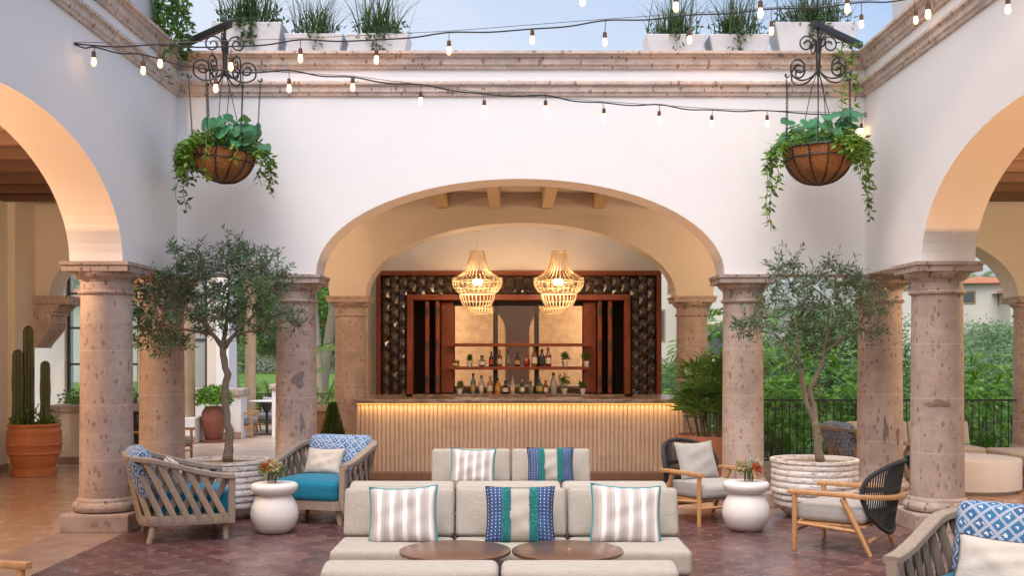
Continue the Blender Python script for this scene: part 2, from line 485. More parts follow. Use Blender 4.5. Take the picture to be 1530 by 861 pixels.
a0,b0,d0=cell(0.); a1,b1,d1=cell(.5)
w=g.m('LESS_THAN',d0,d1)
ida=g.m('ADD',g.m('MULTIPLY',a0,w),g.m('MULTIPLY',a1,g.m('SUBTRACT',1.,w)))
idb=g.m('ADD',g.m('MULTIPLY',b0,w),g.m('MULTIPLY',b1,g.m('SUBTRACT',1.,w)))
edge=g.m('ABSOLUTE',g.m('SUBTRACT',d0,d1))
gr=g.ramp(edge,[(.0,1.),(.025,.8),(.045,0.)])
wn=g.white(g.comb(ida,idb,0.))
c=g.ramp(wn,[(0,(.055,.027,.032)),(.3,(.085,.038,.041)),(.6,(.120,.056,.057)),(.85,(.085,.050,.056)),(1,(.19,.105,.10))])
c=g.mix(g.m('MULTIPLY',g.noise(p,13,5,.7),.4),c,(.17,.09,.09))
c=g.mix(g.m('MULTIPLY',gr,.5),c,(.30,.24,.235))
rr=g.ramp(g.noise(p,4,5),[(.3,.17),(.7,.42)])
g.bump(g.m('SUBTRACT',g.m('ADD',g.m('MULTIPLY',g.noise(p,11,4),.6),g.m('MULTIPLY',wn,.5)),g.m('MULTIPLY',gr,.6)),.42,.012)
M['brick']=g.fin(c,rr,spec=.5)

# polished arcade floor: big pinkish travertine slabs
g=G('polished_travertine'); p=g.tc(); x,y,z=g.sep(p)
S=.9
fx=g.m('FRACT',g.m('DIVIDE',x,S)); fy=g.m('FRACT',g.m('DIVIDE',y,S))
e=g.m('MINIMUM',g.m('MINIMUM',fx,g.m('SUBTRACT',1.,fx)),g.m('MINIMUM',fy,g.m('SUBTRACT',1.,fy)))
jt=g.m('LESS_THAN',e,.008)
wn=g.white(g.comb(g.m('FLOOR',g.m('DIVIDE',x,S)),g.m('FLOOR',g.m('DIVIDE',y,S)),0.))
c=g.ramp(g.noise(g.scale(p,(1,1.6,1)),3.2,7,.65,.8),[(.3,(.33,.20,.13)),(.5,(.48,.33,.23)),(.7,(.58,.44,.33))])
c=g.mix(.16,c,g.ramp(wn,[(0,(.26,.14,.09)),(1,(.55,.40,.29))]))
c=g.mix(g.m('MULTIPLY',jt,.28),c,(.17,.11,.08))
rr=g.ramp(g.noise(p,5,4),[(.3,.14),(.7,.30)])
g.bump(g.noise(p,2.2,3),.10,.02)
M['trav']=g.fin(c,rr,spec=.55)
g=G('pale_terrace_stone'); p=g.tc()
c=g.ramp(g.noise(p,2.5,6,.6),[(.3,(.42,.31,.24)),(.7,(.60,.48,.39))]); M['terrace']=g.fin(c,.35)
g=G('border_stone'); p=g.tc()
c=g.ramp(g.noise(p,3.5,7,.65),[(.3,(.25,.165,.13)),(.7,(.38,.28,.235))]); g.bump(g.noise(p,30,4),.15,.01); M['border']=g.fin(c,.4)

# lawn and hillside
g=G('lawn'); p=g.tc()
c=g.ramp(g.noise(p,.35,6,.6),[(.3,(.05,.13,.018)),(.55,(.09,.21,.03)),(.75,(.15,.27,.05))])
c=g.mix(g.m('MULTIPLY',g.noise(p,20,3),.5),c,(.10,.20,.03))
g.bump(g.noise(p,60,3),.6,.03); M['lawn']=g.fin(c,.9)
g=G('hazed_hill'); p=g.tc()
c=g.ramp(g.noise(p,.03,7,.7),[(.3,(.24,.21,.24)),(.7,(.34,.30,.32))]); M['hill']=g.fin(c,1)  # mauve of the distant air put into the hill colour

# woven diamond pattern (uv in metres)
def diamond(name, bg, c1, c2, pitch=.105, px=.0088):
    g=G(name); u,v,_=g.sep(g.tc('UV'))
    q=lambda a: g.m('MULTIPLY',g.m('FLOOR',g.m('DIVIDE',a,px)),px)
    uq,vq=q(u),q(v)
    a=g.m('DIVIDE',g.m('ADD',uq,vq),pitch); b=g.m('DIVIDE',g.m('SUBTRACT',uq,vq),pitch)
    fa=g.m('ABSOLUTE',g.m('SUBTRACT',g.m('FRACT',a),.5)); fb=g.m('ABSOLUTE',g.m('SUBTRACT',g.m('FRACT',b),.5))
    mx=g.m('MAXIMUM',fa,fb)
    dia=g.m('LESS_THAN',mx,.385)
    ctr=g.m('LESS_THAN',mx,.10)
    ia=g.m('FLOOR',a); ib=g.m('FLOOR',b)
    alt=g.m('GREATER_THAN',g.m('FRACT',g.m('ADD',g.m('MULTIPLY',ia,.5),g.m('MULTIPLY',ib,.25))),.45)
    # lattice of dots inside alternate diamonds
    chk=g.m('MULTIPLY',g.m('GREATER_THAN',g.m('FRACT',g.m('MULTIPLY',a,5.)),.5),g.m('GREATER_THAN',g.m('FRACT',g.m('MULTIPLY',b,5.)),.5))
    wht=g.m('MAXIMUM',ctr,g.m('MULTIPLY',g.m('MULTIPLY',alt,chk),g.m('LESS_THAN',mx,.28)))
    blue=g.mix(g.white(g.comb(ia,ib,0.)),c1,c2)
    c=g.mix(dia,bg,blue); c=g.mix(g.m('MULTIPLY',g.m('MULTIPLY',wht,dia),.9),c,(.72,.72,.76))
    n=g.noise(g.tc(),220,2)
    c=g.mix(g.m('MULTIPLY',n,.25),c,(.3,.34,.45))
    g.bump(n,.4,.003)
    return g.fin(c,.9,spec=.15)
M['diamond']=diamond('blue_woven_diamond',(.37,.42,.52),(.006,.085,.22),(.010,.17,.37))
M['diamond2']=diamond('bright_woven_diamond',(.42,.48,.62),(.008,.10,.29),(.014,.20,.45),.095,.0079)
g=G('taupe_stripe'); u,v,_=g.sep(g.tc('UV'))
f=g.m('FRACT',g.m('ADD',g.m('MULTIPLY',u,5.2),.15))
c=g.ramp(f,[(0,(.84,.83,.84)),(.10,(.80,.79,.80)),(.25,(.47,.435,.42)),(.55,(.40,.365,.35)),(.68,(.54,.50,.485)),(.76,(.42,.385,.37)),(.9,(.84,.83,.84))])
n=g.noise(g.scale(g.tc('UV'),(150,150,1)),3,2); c=g.mix(g.m('MULTIPLY',n,.22),c,(.66,.63,.63)); g.bump(n,.3,.003)
M['stripe']=g.fin(c,.9,spec=.15)
g=G('navy_dash_panel'); u,v,_=g.sep(g.tc('UV'))
side=g.m('ABSOLUTE',g.m('SUBTRACT',u,.5))
navy=g.m('GREATER_THAN',side,.265)
P1=.12; P2=.12
fu=g.m('FRACT',g.m('DIVIDE',g.m('SUBTRACT',side,.27),P1)); fv=g.m('FRACT',g.m('DIVIDE',v,P2))
du=g.m('ABSOLUTE',g.m('SUBTRACT',g.m('FRACT',g.m('MULTIPLY',fu,2.)),.5)); dv=g.m('ABSOLUTE',g.m('SUBTRACT',g.m('FRACT',g.m('MULTIPLY',fv,2.)),.5))
inq=g.m('MULTIPLY',g.m('LESS_THAN',g.m('ABSOLUTE',g.m('SUBTRACT',fu,.5)),.40),g.m('LESS_THAN',g.m('ABSOLUTE',g.m('SUBTRACT',fv,.5)),.38))
ds=g.m('MULTIPLY',g.m('MULTIPLY',g.m('LESS_THAN',du,.13),g.m('LESS_THAN',dv,.2)),inq)
nv=g.mix(g.noise(g.tc('UV'),30,4),(.025,.055,.16),(.06,.11,.26))
nv=g.mix(g.m('MULTIPLY',ds,.8),nv,(.55,.58,.68))
n=g.noise(g.tc(),160,2)
c=g.mix(navy,g.mix(n,(.36,.335,.29),(.50,.47,.42)),nv); tb=g.m('MULTIPLY',g.m('GREATER_THAN',side,.15),g.m('LESS_THAN',side,.262)); c=g.mix(tb,c,g.mix(g.voro(g.tc(),120),(.01,.15,.18),(.08,.48,.50))); g.bump(n,.35,.004)
M['navy']=g.fin(c,.9,spec=.15)
g=G('teal_fringe'); n=g.voro(g.tc(),150); c=g.mix(g.noise(g.tc(),90,3),(.015,.22,.26),(.10,.55,.57)); g.bump(n,1.,.012); M['fringe']=g.fin(c,.9)
# ================================================================== SETTING
def sheet(name, x0,x1,y0,y1,z, mat, kind='structure', th=None):
    mb=MB()
    mb.add([(x0,y0,z),(x1,y0,z),(x1,y1,z),(x0,y1,z)],[(0,1,2,3)])
    return tag(mb.build(name,mat),kind=kind)
# terrain: lawn level with the terrace on the left, valley and far slope on the right
def terr(x,y):
    h=-.16
    r=min(1,max(0,(x-2.9)/1.5))*min(1,max(0,(y-17.2)/2.5))
    d=-3.2*r
    d+=r*min(1,max(0,(y-30)/60))*5.5
    far=max(0,(y-45)/60)
    h+=d+.35*far*(1-r)
    return h+.06*math.sin(x*.6)*math.sin(y*.5)*min(1,max(0,(y-19)/6))
mb=MB(); xs=[-140+i*4 for i in range(34)]+[-4+.8*i for i in range(26)]+[18+5*i for i in range(36)]
ys=[-40+i*5 for i in range(11)]+[15+1*i for i in range(30)]+[46+8*i for i in range(30)]
nx=len(xs)
for y in ys:
    for x in xs: mb.v.append((x,y,terr(x,y)))
for j in range(len(ys)-1):
    for i in range(nx-1): mb.face((j*nx+i,j*nx+i+1,(j+1)*nx+i+1,(j+1)*nx+i))
tag(mb.build('ground',M['lawn'],smooth=True,sharp=0),kind='structure')
# distant mountain ridge
mb=MB(); n=60; pts=[]
for i in range(n):
    x=-500+i*26; z=16+10*math.sin(i*.37)+7*math.sin(i*.83+1)+4*math.sin(i*1.7)
    if x>150: z+=6
    pts.append((x,z))
for k,(dy,s) in enumerate(((0,0),(60,.75),(110,1),(200,.2))):
    for x,z in pts: mb.v.append((x,560+dy+8*math.sin(x*.05),-6+(z+6)*s))
for k in range(3):
    for i in range(n-1): mb.face((k*n+i,k*n+i+1,(k+1)*n+i+1,(k+1)*n+i))
tag(mb.build('hills',M['hill'],smooth=True,sharp=0),kind='structure')

WL,WR=-3.77,3.885           # courtyard faces of the side walls
Y1,Y1b=11.91,12.41          # bar-side courtyard wall
Y2,Y2b=16.25,16.75          # outer wall of the arcade behind
sheet('arcade_floor',-8.4,8.9,-8.6,17.3,0,M['trav'])
sheet('courtyard_border',-4.35,4.47,-5,Y1-.02,.004,M['border'])
sheet('courtyard_paving',-3.72,3.83,-4.4,11.35,.008,M['brick'])
sheet('terrace_floor',-14,1.9,17.3,26,-.004,M['terrace'])
sheet('terrace_ledge',2.9,9.5,17.3,17.75,-.004,M['border'])

# ------------------------------------------------------------------ arcade walls
def arch_wall(name, label, s0, s1, segs, t0, t1, ztop, mat, axis='X', zs=2.6, cat='wall', caps=True):
    """wall along axis from s0 to s1 between t0 and t1; segs: list of (a,b,apex) elliptical openings above zs"""
    mb=MB(); P=[]
    segs=sorted(segs); cur=s0
    P.append((s0,zs))
    for a,b,ap in segs:
        if a>cur: P.append((a,zs))
        n=40
        for i in range(n+1):
            th=PI-PI*i/n
            P.append(((a+b)/2+(b-a)/2*math.cos(th), zs+(ap-zs)*math.sin(th)))
        cur=b
    if s1>cur: P.append((s1,zs))
    Q=[P[0]]
    for p in P[1:]:
        if abs(p[0]-Q[-1][0])+abs(p[1]-Q[-1][1])>1e-5: Q.append(p)
    pt=(lambda s,t,z:(s,t,z)) if axis=='X' else (lambda s,t,z:(t,s,z))
    n=len(Q); b=0
    for t in (t0,t1):
        for s,z in Q: mb.v.append(pt(s,t,z))
        for s,z in Q: mb.v.append(pt(s,t,ztop))
    for i in range(n-1):
        if abs(Q[i+1][0]-Q[i][0])>1e-6:
            mb.face((i,i+1,n+i+1,n+i)); mb.face((2*n+i,3*n+i,3*n+i+1,2*n+i+1))
            mb.face((n+i,n+i+1,3*n+i+1,3*n+i))
        mb.face((i,2*n+i,2*n+i+1,i+1))
    mb.face((0,n,3*n,2*n)); mb.face((n-1,2*n+n-1,4*n-1,2*n-1))
    root=thing(name,label,cat)
    o=mb.build('masonry',mat,root,recalc=True)
    return root
ZT=4.90
bar_wall=arch_wall('courtyard_wall','white plaster courtyard wall facing the viewer with the wide arch that frames the bar',
    -4.28,4.40,[(-2.226,2.32,3.665)],Y1,Y1b,ZT,M['wall'])
segL=[(5.72,10.26,3.70),(.64,5.18,3.70),(-4.4,.10,3.70)]
left_wall=arch_wall('courtyard_wall','white plaster courtyard wall on the left with a half seen arch glowing orange inside',
    -6,Y1-.003,segL,-4.28,WL,ZT,M['wall'],'Y')
right_wall=arch_wall('courtyard_wall','white plaster courtyard wall on the right with a half seen arch and green beyond',
    -6,Y1-.003,segL,WR,4.40,ZT,M['wall'],'Y')
rear_wall=arch_wall('courtyard_wall','white plaster courtyard wall closing the court behind the viewer',
    WL+.003,WR-.003,[(-3.2,-.4,3.665),(.5,3.3,3.665)],-4.9,-4.4,ZT,M['terra_wall'])
mb=MB()
mb.b2(WL+.003,-3.2,-4.897,-4.403,0,2.6); mb.b2(-.4,.5,-4.897,-4.403,0,2.6); mb.b2(3.3,WR-.003,-4.897,-4.403,0,2.6)
mb.build('pier',M['terra_wall'],rear_wall)
rw=thing('outer_wall','blocky cream stone wall of the arcade behind the viewer','wall',(0,-8.3,0))
mb=MB(); mb.b2(-8.4,8.9,-.4,0,0,4.6); mb.build('masonry',M['blockwall'],rw)
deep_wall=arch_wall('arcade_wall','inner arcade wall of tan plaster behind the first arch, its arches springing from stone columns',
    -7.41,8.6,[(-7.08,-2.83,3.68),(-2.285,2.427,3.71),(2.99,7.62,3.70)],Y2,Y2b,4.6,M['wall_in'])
# outer walls of the side arcades
ow=thing('outer_wall','cream plaster outer wall of the left arcade behind the cactus pot','wall')
mb=MB(); mb.b2(-7.9,-7.41,-6,15.6,0,4.6); mb.b2(-7.75,-7.3,15.603,16.247,0,4.6); mb.build('masonry',M['wall_in'],ow)
mb=MB(); mb.b2(-7.407,-7.39,-6,15.6,0,.12); mb.b2(-7.39,-7.28,15.586,15.602,0,.12); mb.build('skirting',M['border'],ow)
owr=arch_wall('outer_wall','plaster outer wall of the right arcade',-6,16.24,[(11.2,15.6,3.7),(5.9,10.3,3.7),(.6,5.0,3.7)],8.1,8.6,4.6,M['wall_in'],'Y')

# cornices: moulded stone bands, mitred at the corners
up=[(0,4.875),(.03,4.885),(.035,4.905),(.055,4.925),(.06,4.985),(.085,5.0),(.09,5.02),(.12,5.03),(.12,5.06),(0,5.06),(-.55,5.06),(-.55,4.85)]
lo=[(0,4.575),(.022,4.582),(.03,4.61),(.045,4.625),(.045,4.675),(.06,4.69),(.075,4.70),(.075,4.73),(.06,4.745),(0,4.75)]
for nm,pr in (('upper_cornice',up),('lower_cornice',lo)):
    mb=MB(); mb.sweep(pr,(WL,Y1),(WR,Y1),(1,-1),(-1,-1)); mb.build(nm,M['cream_trim'],bar_wall)
    mb=MB(); mb.sweep(pr,(WL,-4.4),(WL,Y1),(1,1),(1,-1)); mb.build(nm,M['cream_trim'],left_wall)
    mb=MB(); mb.sweep(pr,(WR,Y1),(WR,-4.4),(-1,-1),(-1,1)); mb.build(nm,M['cream_trim'],right_wall)
    mb=MB(); mb.sweep(pr,(WR,-4.4),(WL,-4.4),(-1,1),(1,1)); mb.build(nm,M['cream_trim'],rear_wall)

# ------------------------------------------------------------------ arcade ceilings with beams
def ceiling(name,label,x0,x1,y0,y1,z,beams,mat,bm,bl,bz):
    root=thing(name,label,'ceiling',((x0+x1)/2,(y0+y1)/2,0))
    o=Vector(root.location)
    mb=MB(); mb.b2(x0-o.x,x1-o.x,y0-o.y,y1-o.y,z,z+.15); mb.build('deck',mat,root)
    for b in beams:
        mb=MB(); x_0,x_1,y_0,y_1=b; mb.b2(x_0-o.x,x_1-o.x,y_0-o.y,y_1-o.y,bz,z-.002)
        mb.build('beam',bm,root,bevel=.012,seg=1)
ceiling('beamed_ceiling','pale beamed ceiling of the passage in front of the bar',-4.28,4.4,Y1b+.003,Y2-.003,4.16,
    [(x-.085,x+.085,Y1b+.006,Y2-.006) for x in (-3.49,-2.7,-1.91,-1.117,-.315,.477,1.26,2.05,2.84,3.63)],M['wall_in'],M['beam_pale'],0,3.93)
ceiling('beamed_ceiling','dark timber beamed ceiling of the left arcade',-7.41,-4.283,-6,Y2-.003,4.14,
    [(-7.405,-4.29,15.4-.8*i-.09,15.4-.8*i+.09) for i in range(19)],M['beam'],M['beam'],0,3.92)
ceiling('beamed_ceiling','dark timber beamed ceiling of the right arcade',4.403,8.1,-6,Y2-.003,4.14,
    [(4.41,8.095,15.4-.8*i-.09,15.4-.8*i+.09) for i in range(19)],M['beam'],M['beam'],0,3.92)
# flat roofs over the arcades (they close the gap above the beams)
rf=thing('roof','flat plastered roof over the arcades around the court','roof')
mb=MB()
for b in ((-8.4,-4.33,-7,17.0),(4.45,9.0,-7,17.0),(-4.33,4.45,Y1b+.06,17.0),(-4.33,4.45,-9,-4.97)): mb.b2(b[0],b[1],b[2],b[3],4.62,4.86)
mb.build('roof_deck',M['wall'],rf)

# ------------------------------------------------------------------ stone columns
def column(x,y,r,label,ph=.175,a=.33,zc=2.6,group=None):
    root=thing('stone_column',label,'column',(x,y,0),0,group)
    k=r/.25
    mb=MB(); mb.box((0,0,ph/2),(2*a,2*a,ph))
    mb.build('plinth',M['stone'],root,bevel=.014,seg=2)
    mb=MB(); mb.lathe([(.27*k,ph+.001),(.305*k,ph+.015),(.32*k,ph+.045),(.32*k,ph+.06),(.30*k,ph+.092),(.28*k,ph+.102),(.28*k,ph+.112),(.272*k,ph+.13),(.26*k,ph+.14)],40)
    mb.build('base_moulding',M['trim'],root,smooth=True)
    mb=MB(); z0=ph+.135; z1=zc-.31
    mb.lathe([(r*1.02,z0),(r*1.01,z0+.1),(r,z0+.5),(r*.985,(z0+z1)/2),(r*.96,z1-.2),(r*.955,z1)],44)
    mb.build('shaft',M['stone'],root,smooth=True)
    mb=MB(); rc=r*.955
    mb.lathe([(rc,z1-.002),(rc+.022,z1+.004),(rc+.03,z1+.02),(rc+.022,z1+.036),(rc+.004,z1+.04),(rc+.002,z1+.125),(rc+.012,z1+.13),(rc+.014,z1+.145),(rc+.03,z1+.15),(rc+.055,z1+.175),(rc+.07,z1+.20),(rc+.072,z1+.215)],44)
    zb=z1+.215
    mb.box((0,0,(zb+zc-.035)/2),(2*a-.03,2*a-.03,zc-.035-zb)); mb.box((0,0,zc-.0185),(2*a,2*a,.033))
    mb.build('capital',M['trim'],root,smooth=True,sharp=30)
    return root
column(-4.025,10.53,.25,'thick pinkish stone column nearest the viewer on the left, behind the slatted wooden chair')
cR=column(4.14,10.53,.25,'thick pinkish stone column nearest the viewer on the right, with a chipped dark scar below its middle')
column(-4.025,12.18,.25,'left corner stone column half hidden behind the nearer column and the olive tree')
cC=column(4.14,12.18,.25,'right corner stone column between the potted olive tree and the nearer right column')
cM=column(-2.5,12.18,.232,'stone column at the left foot of the wide arch, with a grey worn patch on its shaft')
column(2.58,12.18,.232,'stone column at the right foot of the wide arch, behind the rope chair and white urn table')
column(-2.55,16.5,.245,'tan stone column standing just left of the bar counter')
column(2.71,16.5,.245,'tan stone column rising behind the fan palm right of the bar')
column(7.95,16.55,.25,'tan stone column at the far right edge, ending the iron railing')
for y in (5.45,.37): 
    column(-4.025,y,.25,'stone column of the left arcade beside or behind the viewer',group='unseen arcade columns')
    column(4.14,y,.25,'stone column of the right arcade beside or behind the viewer',group='unseen arcade columns')
for y in (10.75,5.45,.3):
    column(8.35,y,.25,'stone column on the outer side of the right arcade',group='outer arcade columns')
def scar(col,zc,ang,w,h,seed,mat,nm='worn_patch'):
    "irregular weathered patch hugging a shaft"
    random.seed(seed); mb=MB(); n=22; r0=.253
    sh=[o for o in col.children if o.name.startswith('shaft')][0]; s0=max(abs(v.co.x) for v in sh.data.vertices)*.988
    rim=[]
    for k in range(n):
        a=2*PI*k/n; q=1+.28*math.sin(3*a+seed)+.16*math.sin(5*a+2*seed)+random.uniform(-.08,.08); rim.append((math.cos(a)*w*q/2,math.sin(a)*h*q/2))
    def P(u,v,o): a=ang+u/s0; return ((s0+o)*math.cos(a),(s0+o)*math.sin(a),zc+v)
    c=len(mb.v)
    for f in (1,.8,.5,.2):
        for u,v in rim: mb.v.append(P(u*f,v*f,.0014 if f<1 else .0004))
    mb.v.append(P(0,0,.0014))
    for i in range(3):
        for k in range(n): mb.face((i*n+k,i*n+(k+1)%n,(i+1)*n+(k+1)%n,(i+1)*n+k))
    for k in range(n): mb.face((3*n+k,3*n+(k+1)%n,4*n))
    mb.build(nm,mat,col,smooth=True,sharp=0)
# corbel capital on the left where the inner arch lands
cb=thing('stone_corbel','carved stone corbel under the foot of the left inner arch, above the cactus','corbel',(-7.3,16.5,0))
mb=MB()
for (w,z0,z1) in [(.05+.30*math.sin(i/15*PI/2)**1.3,1.81+.025*i,1.835+.025*i) for i in range(15)]+[(.38,2.185,2.22),(.35,2.22,2.31),(.40,2.31,2.34)]+[(.40+.15*math.sin(i/5*PI/2),2.34+.026*i,2.366+.026*i) for i in range(5)]:
    mb.b2(-.1,w*.72,-.25-w*.12,.25+w*.1,z0,z1-.0015)
mb.build('bracket',M['trim'],cb)
mb=MB(); mb.b2(-.12,.55,-.345,.345,2.47,2.598); mb.build('abacus',M['trim'],cb,bevel=.008,seg=1)

scar(cR,1.235,R(-108),.22,.07,3,M['scar']); scar(cM,1.42,R(-72),.13,.17,5,M['scargrey']); scar(cM,.93,R(-62),.06,.20,8,M['scargrey']); scar(cC,.86,R(-95),.06,.26,2,M['scar']); scar(cC,.80,R(-60),.05,.2,6,M['scar']); scar(cM,.70,R(-80),.07,.05,11,M['scargrey'])
# ------------------------------------------------------------------ uplights let into the floor
warm=(1,.46,.16)
def uplight(x,y,power,label,aim=(0,0,1),size=R(100)):
    root=thing('floor_uplight',label,'uplight',(x,y,0))
    mb=MB(); mb.lathe([(.05,.002),(.07,.002),(.075,.012),(.06,.016),(.055,.010)],20,cap=False); mb.build('ring',M['mullion'],root)
    mb=MB(); mb.lathe([(.0005,.0095),(.054,.0095)],20,cap=False); mb.build('lens',M['glass'],root)
    l=bpy.data.lights.new('uplight_lamp','SPOT'); l.energy=power; l.color=warm; l.spot_size=size; l.spot_blend=.04; l.shadow_soft_size=.02
    o=bpy.data.objects.new('uplight_lamp',l); COL.objects.link(o); o.parent=root; o.location=(0,0,.03)
    o.rotation_euler=Vector(aim).to_track_quat('-Z','Y').to_euler()
    return root
UL='small round uplight let into the floor, lighting the '
def ul(x,y,axis,e0,e1,power,t):
    "cone from elevation e0 to e1 (degrees from +axis direction)"
    mid=R((e0+e1)/2); v=(axis[0]*math.cos(mid),axis[1]*math.cos(mid),math.sin(mid))
    uplight(x,y,power,UL+t,v,R(e1-e0))
ul(-4.025,6.35,(0,1),36.3,116,270,'left arch soffit from its near pier')
ul(4.14,6.35,(0,1),36.3,116,270,'right arch soffit from its near pier')
ul(-1.42,12.18,(1,0),37.0,106,46,'right side of the wide arch')
ul(1.52,12.18,(-1,0),37.0,106,46,'left side of the wide arch')
def lamp(name,kind,loc,power,col=warm,size=.1,rot=None,sy=None,spread=None):
    l=bpy.data.lights.new(name,kind); l.energy=power; l.color=col
    if kind=='AREA':
        l.size=size
        if sy: l.shape='RECTANGLE'; l.size_y=sy
        if spread: l.spread=spread
    else: l.shadow_soft_size=size
    o=bpy.data.objects.new(name,l); COL.objects.link(o); o.location=loc
    if rot: o.rotation_euler=rot
    return o
# ------------------------------------------------------------------ lanterns added out of sight behind the arches to brighten the passages
def fill_lantern(x,y,power,label,z=3.55):
    root=thing('added_lantern',label,'fill_lantern',(x,y,z))
    mb=MB(); mb.tube([(0,0,.12),(0,0,.37)],.008); mb.lathe([(.02,.14),(.10,.10),(.11,.09)],12,cap=False); mb.lathe([(.08,-.12),(.085,-.10)],12); 
    for k in range(6):
        a=k*PI/3; mb.tube([(.08*math.cos(a),.08*math.sin(a),-.1),(.10*math.cos(a),.10*math.sin(a),.1)],.006)
    mb.build('cage',M['iron'],root)
    mb=MB(); mb.lathe([(.02,-.05),(.03,-.02),(.03,.02),(.015,.05)],12); mb.build('bulb',M['bulb'],root,smooth=True)
    l=bpy.data.lights.new('fill_lamp','POINT'); l.energy=power; l.color=(1,.66,.40); l.shadow_soft_size=.04
    o=bpy.data.objects.new('fill_lamp',l); COL.objects.link(o); o.parent=root; o.location=(0,0,-.25)
fill_lantern(-5.85,9.5,170,'added unseen fill light hanging from the left arcade ceiling')
fill_lantern(6.7,11.4,170,'added unseen fill light hanging from the right arcade ceiling')
fill_lantern(-5.85,2.5,45,'added unseen fill light hanging further up the left arcade')
fill_lantern(6.2,2.5,40,'added unseen fill light hanging further up the right arcade')
fill_lantern(-4.6,-6.4,320,'added unseen fill light in the arcade behind the viewer on the left',3.4)
fill_lantern(4.7,-6.4,320,'added unseen fill light in the arcade behind the viewer on the right',3.4)
fill_lantern(-3.2,14.4,36,'added unseen fill light in the passage left of the bar',3.5)
fill_lantern(3.3,14.4,36,'added unseen fill light in the passage right of the bar',3.5)
# ================================================================== BAR
BX0,BX1,BY=-2.166,2.266,14.5
bar=thing('bar_counter','long bar counter with a fluted pale front, warm strip light and brown marble top','bar',((BX0+BX1)/2,BY,0))
ox=(BX0+BX1)/2
mb=MB(); hw=(BX1-BX0)/2
# fluted front: half round reeds
nfl=76; xs=[]; 
for i in range(nfl):
    for k in range(7):
        a=PI*k/6; w=2*hw/nfl
        xs.append((-hw+w*(i+.5)-math.cos(a)*w*.46, -.028*math.sin(a)))
b=len(mb.v)
for z in (.12,.40,.402,.70,.702,1.045):
    for x,y in xs: mb.v.append((x,y if z not in(.402,.702) else y+.0,z))
m=len(xs)
for j in range(5):
    for i in range(m-1): mb.face((b+j*m+i,b+j*m+i+1,b+(j+1)*m+i+1,b+(j+1)*m+i))
mb.build('fluted_front',M['flute'],bar,smooth=True,sharp=60)
mb=MB()
mb.b2(-hw,hw,.003,.08,.12,1.045); mb.b2(-hw,-hw+.06,.083,1.7,.12,1.045); mb.b2(hw-.06,hw,.083,1.7,.12,1.045)
mb.build('side_panel',M['flute'],bar)
mb=MB(); mb.b2(-hw-.02,hw+.02,-.10,.5,.012,.118); mb.build('plinth',M['plinth'],bar,bevel=.01)
mb=MB(); mb.b2(-hw-.035,hw+.04,-.075,.70,1.047,1.105); mb.b2(-hw-.035,-hw+.5,.703,1.75,1.047,1.105); mb.b2(hw-.5,hw+.04,.703,1.75,1.047,1.105)
mb.build('countertop',M['marble'],bar,bevel=.014,seg=2)
mb=MB(); mb.b2(-hw+.02,hw-.02,-.052,-.036,1.036,1.0455); mb.build('light_strip',M['led'],bar)
lamp('bar_strip_lamp','AREA',(ox,BY-.068,1.040),7,(1,.50,.17),2*hw-.1,(R(-14),0,0),.02)

# back bar: wall with glazed tile surround, shutters, shelves, mirror
PY=17.5
bb=thing('back_bar','back bar wall with dark faceted tiles, red timber frame, folded shutters and mirror','back bar',(.043,PY,0))
cx=.043; X0,X1=-2.286-cx,2.373-cx; O0,O1=-1.778-cx,1.865-cx; ZT1,ZO=3.08,2.69
mb=MB()
mb.b2(X0+.01,O0,.04,.5,0,ZT1); mb.b2(O1,X1-.01,.04,.5,0,ZT1); mb.b2(O0,O1,.04,.5,ZO,ZT1); mb.b2(O0,O1,.04,.5,0,1.06); mb.b2(O0,O1,.40,.5,1.06,ZO)
mb.build('masonry',M['grout'],bb)
mb=MB(); mb.b2(X0-.3,X1+.3,.0,.5,ZT1+.002,4.55); mb.build('upper_wall',M['wall_in'],bb)
mb=MB()
fw=.075
mb.b2(X0,X0+fw,-.045,.05,.9,ZT1-fw-.001); mb.b2(X1-fw,X1,-.045,.05,.9,ZT1-fw-.001); mb.b2(X0,X1,-.045,.05,ZT1-fw,ZT1)
mb.build('outer_frame',M['mahog'],bb,bevel=.006,seg=1)
mb=MB(); mb.b2(O0,O0+.09,-.05,.39,1.062,ZO-.091); mb.b2(O1-.09,O1,-.05,.39,1.062,ZO-.091); mb.b2(O0,O1,-.05,.39,ZO-.09,ZO)
mb.build('inner_frame',M['mahog'],bb,bevel=.006,seg=1)
# faceted tiles: stretched hexagons with an off-centre peak
tw,th=.146,.205
def tiles(x0,x1,z0,z1,nm):
    mb=MB(); nc=max(1,round((x1-x0)/tw)); w=(x1-x0)/nc
    for c_ in range(nc):
        xm=x0+w*(c_+.5); z=z0-th*(c_%2)*.5
        while z<z1:
            za,zb=z+.004,z+th-.004; q=th*.27
            hx=w/2-.004
            ol=[(xm,za-q*.45),(xm+hx,za+q*.55),(xm+hx,zb-q*.45),(xm,zb+q*.45),(xm-hx,zb-q*.45),(xm-hx,za+q*.55)]
            ol=[(x,min(z1,max(z0,y))) for x,y in ol]
            if max(y for _,y in ol)-min(y for _,y in ol)>.03:
                j=lambda s: random.uniform(-s,s)*.3
                pk=((xm-hx*.12+j(.012)),(sum(y for _,y in ol)/6)+.02+j(.012))
                pk2=((xm+hx*.25+j(.01)),pk[1]-.05+j(.01))
                b=len(mb.v)
                for x,y in ol: mb.v.append((x,.012,y))
                mb.v.append((pk[0],-.034,min(z1-.005,max(z0+.005,pk[1])))); mb.v.append((pk2[0],-.026,min(z1-.005,max(z0+.004,pk2[1]))))
                for f in ((0,1,7),(1,2,7),(2,6,7),(2,3,6),(3,4,6),(4,5,6),(5,7,6),(5,0,7)): mb.face([b+k for k in f])
            z+=th
    return mb.build(nm,M['tiledark'],bb)
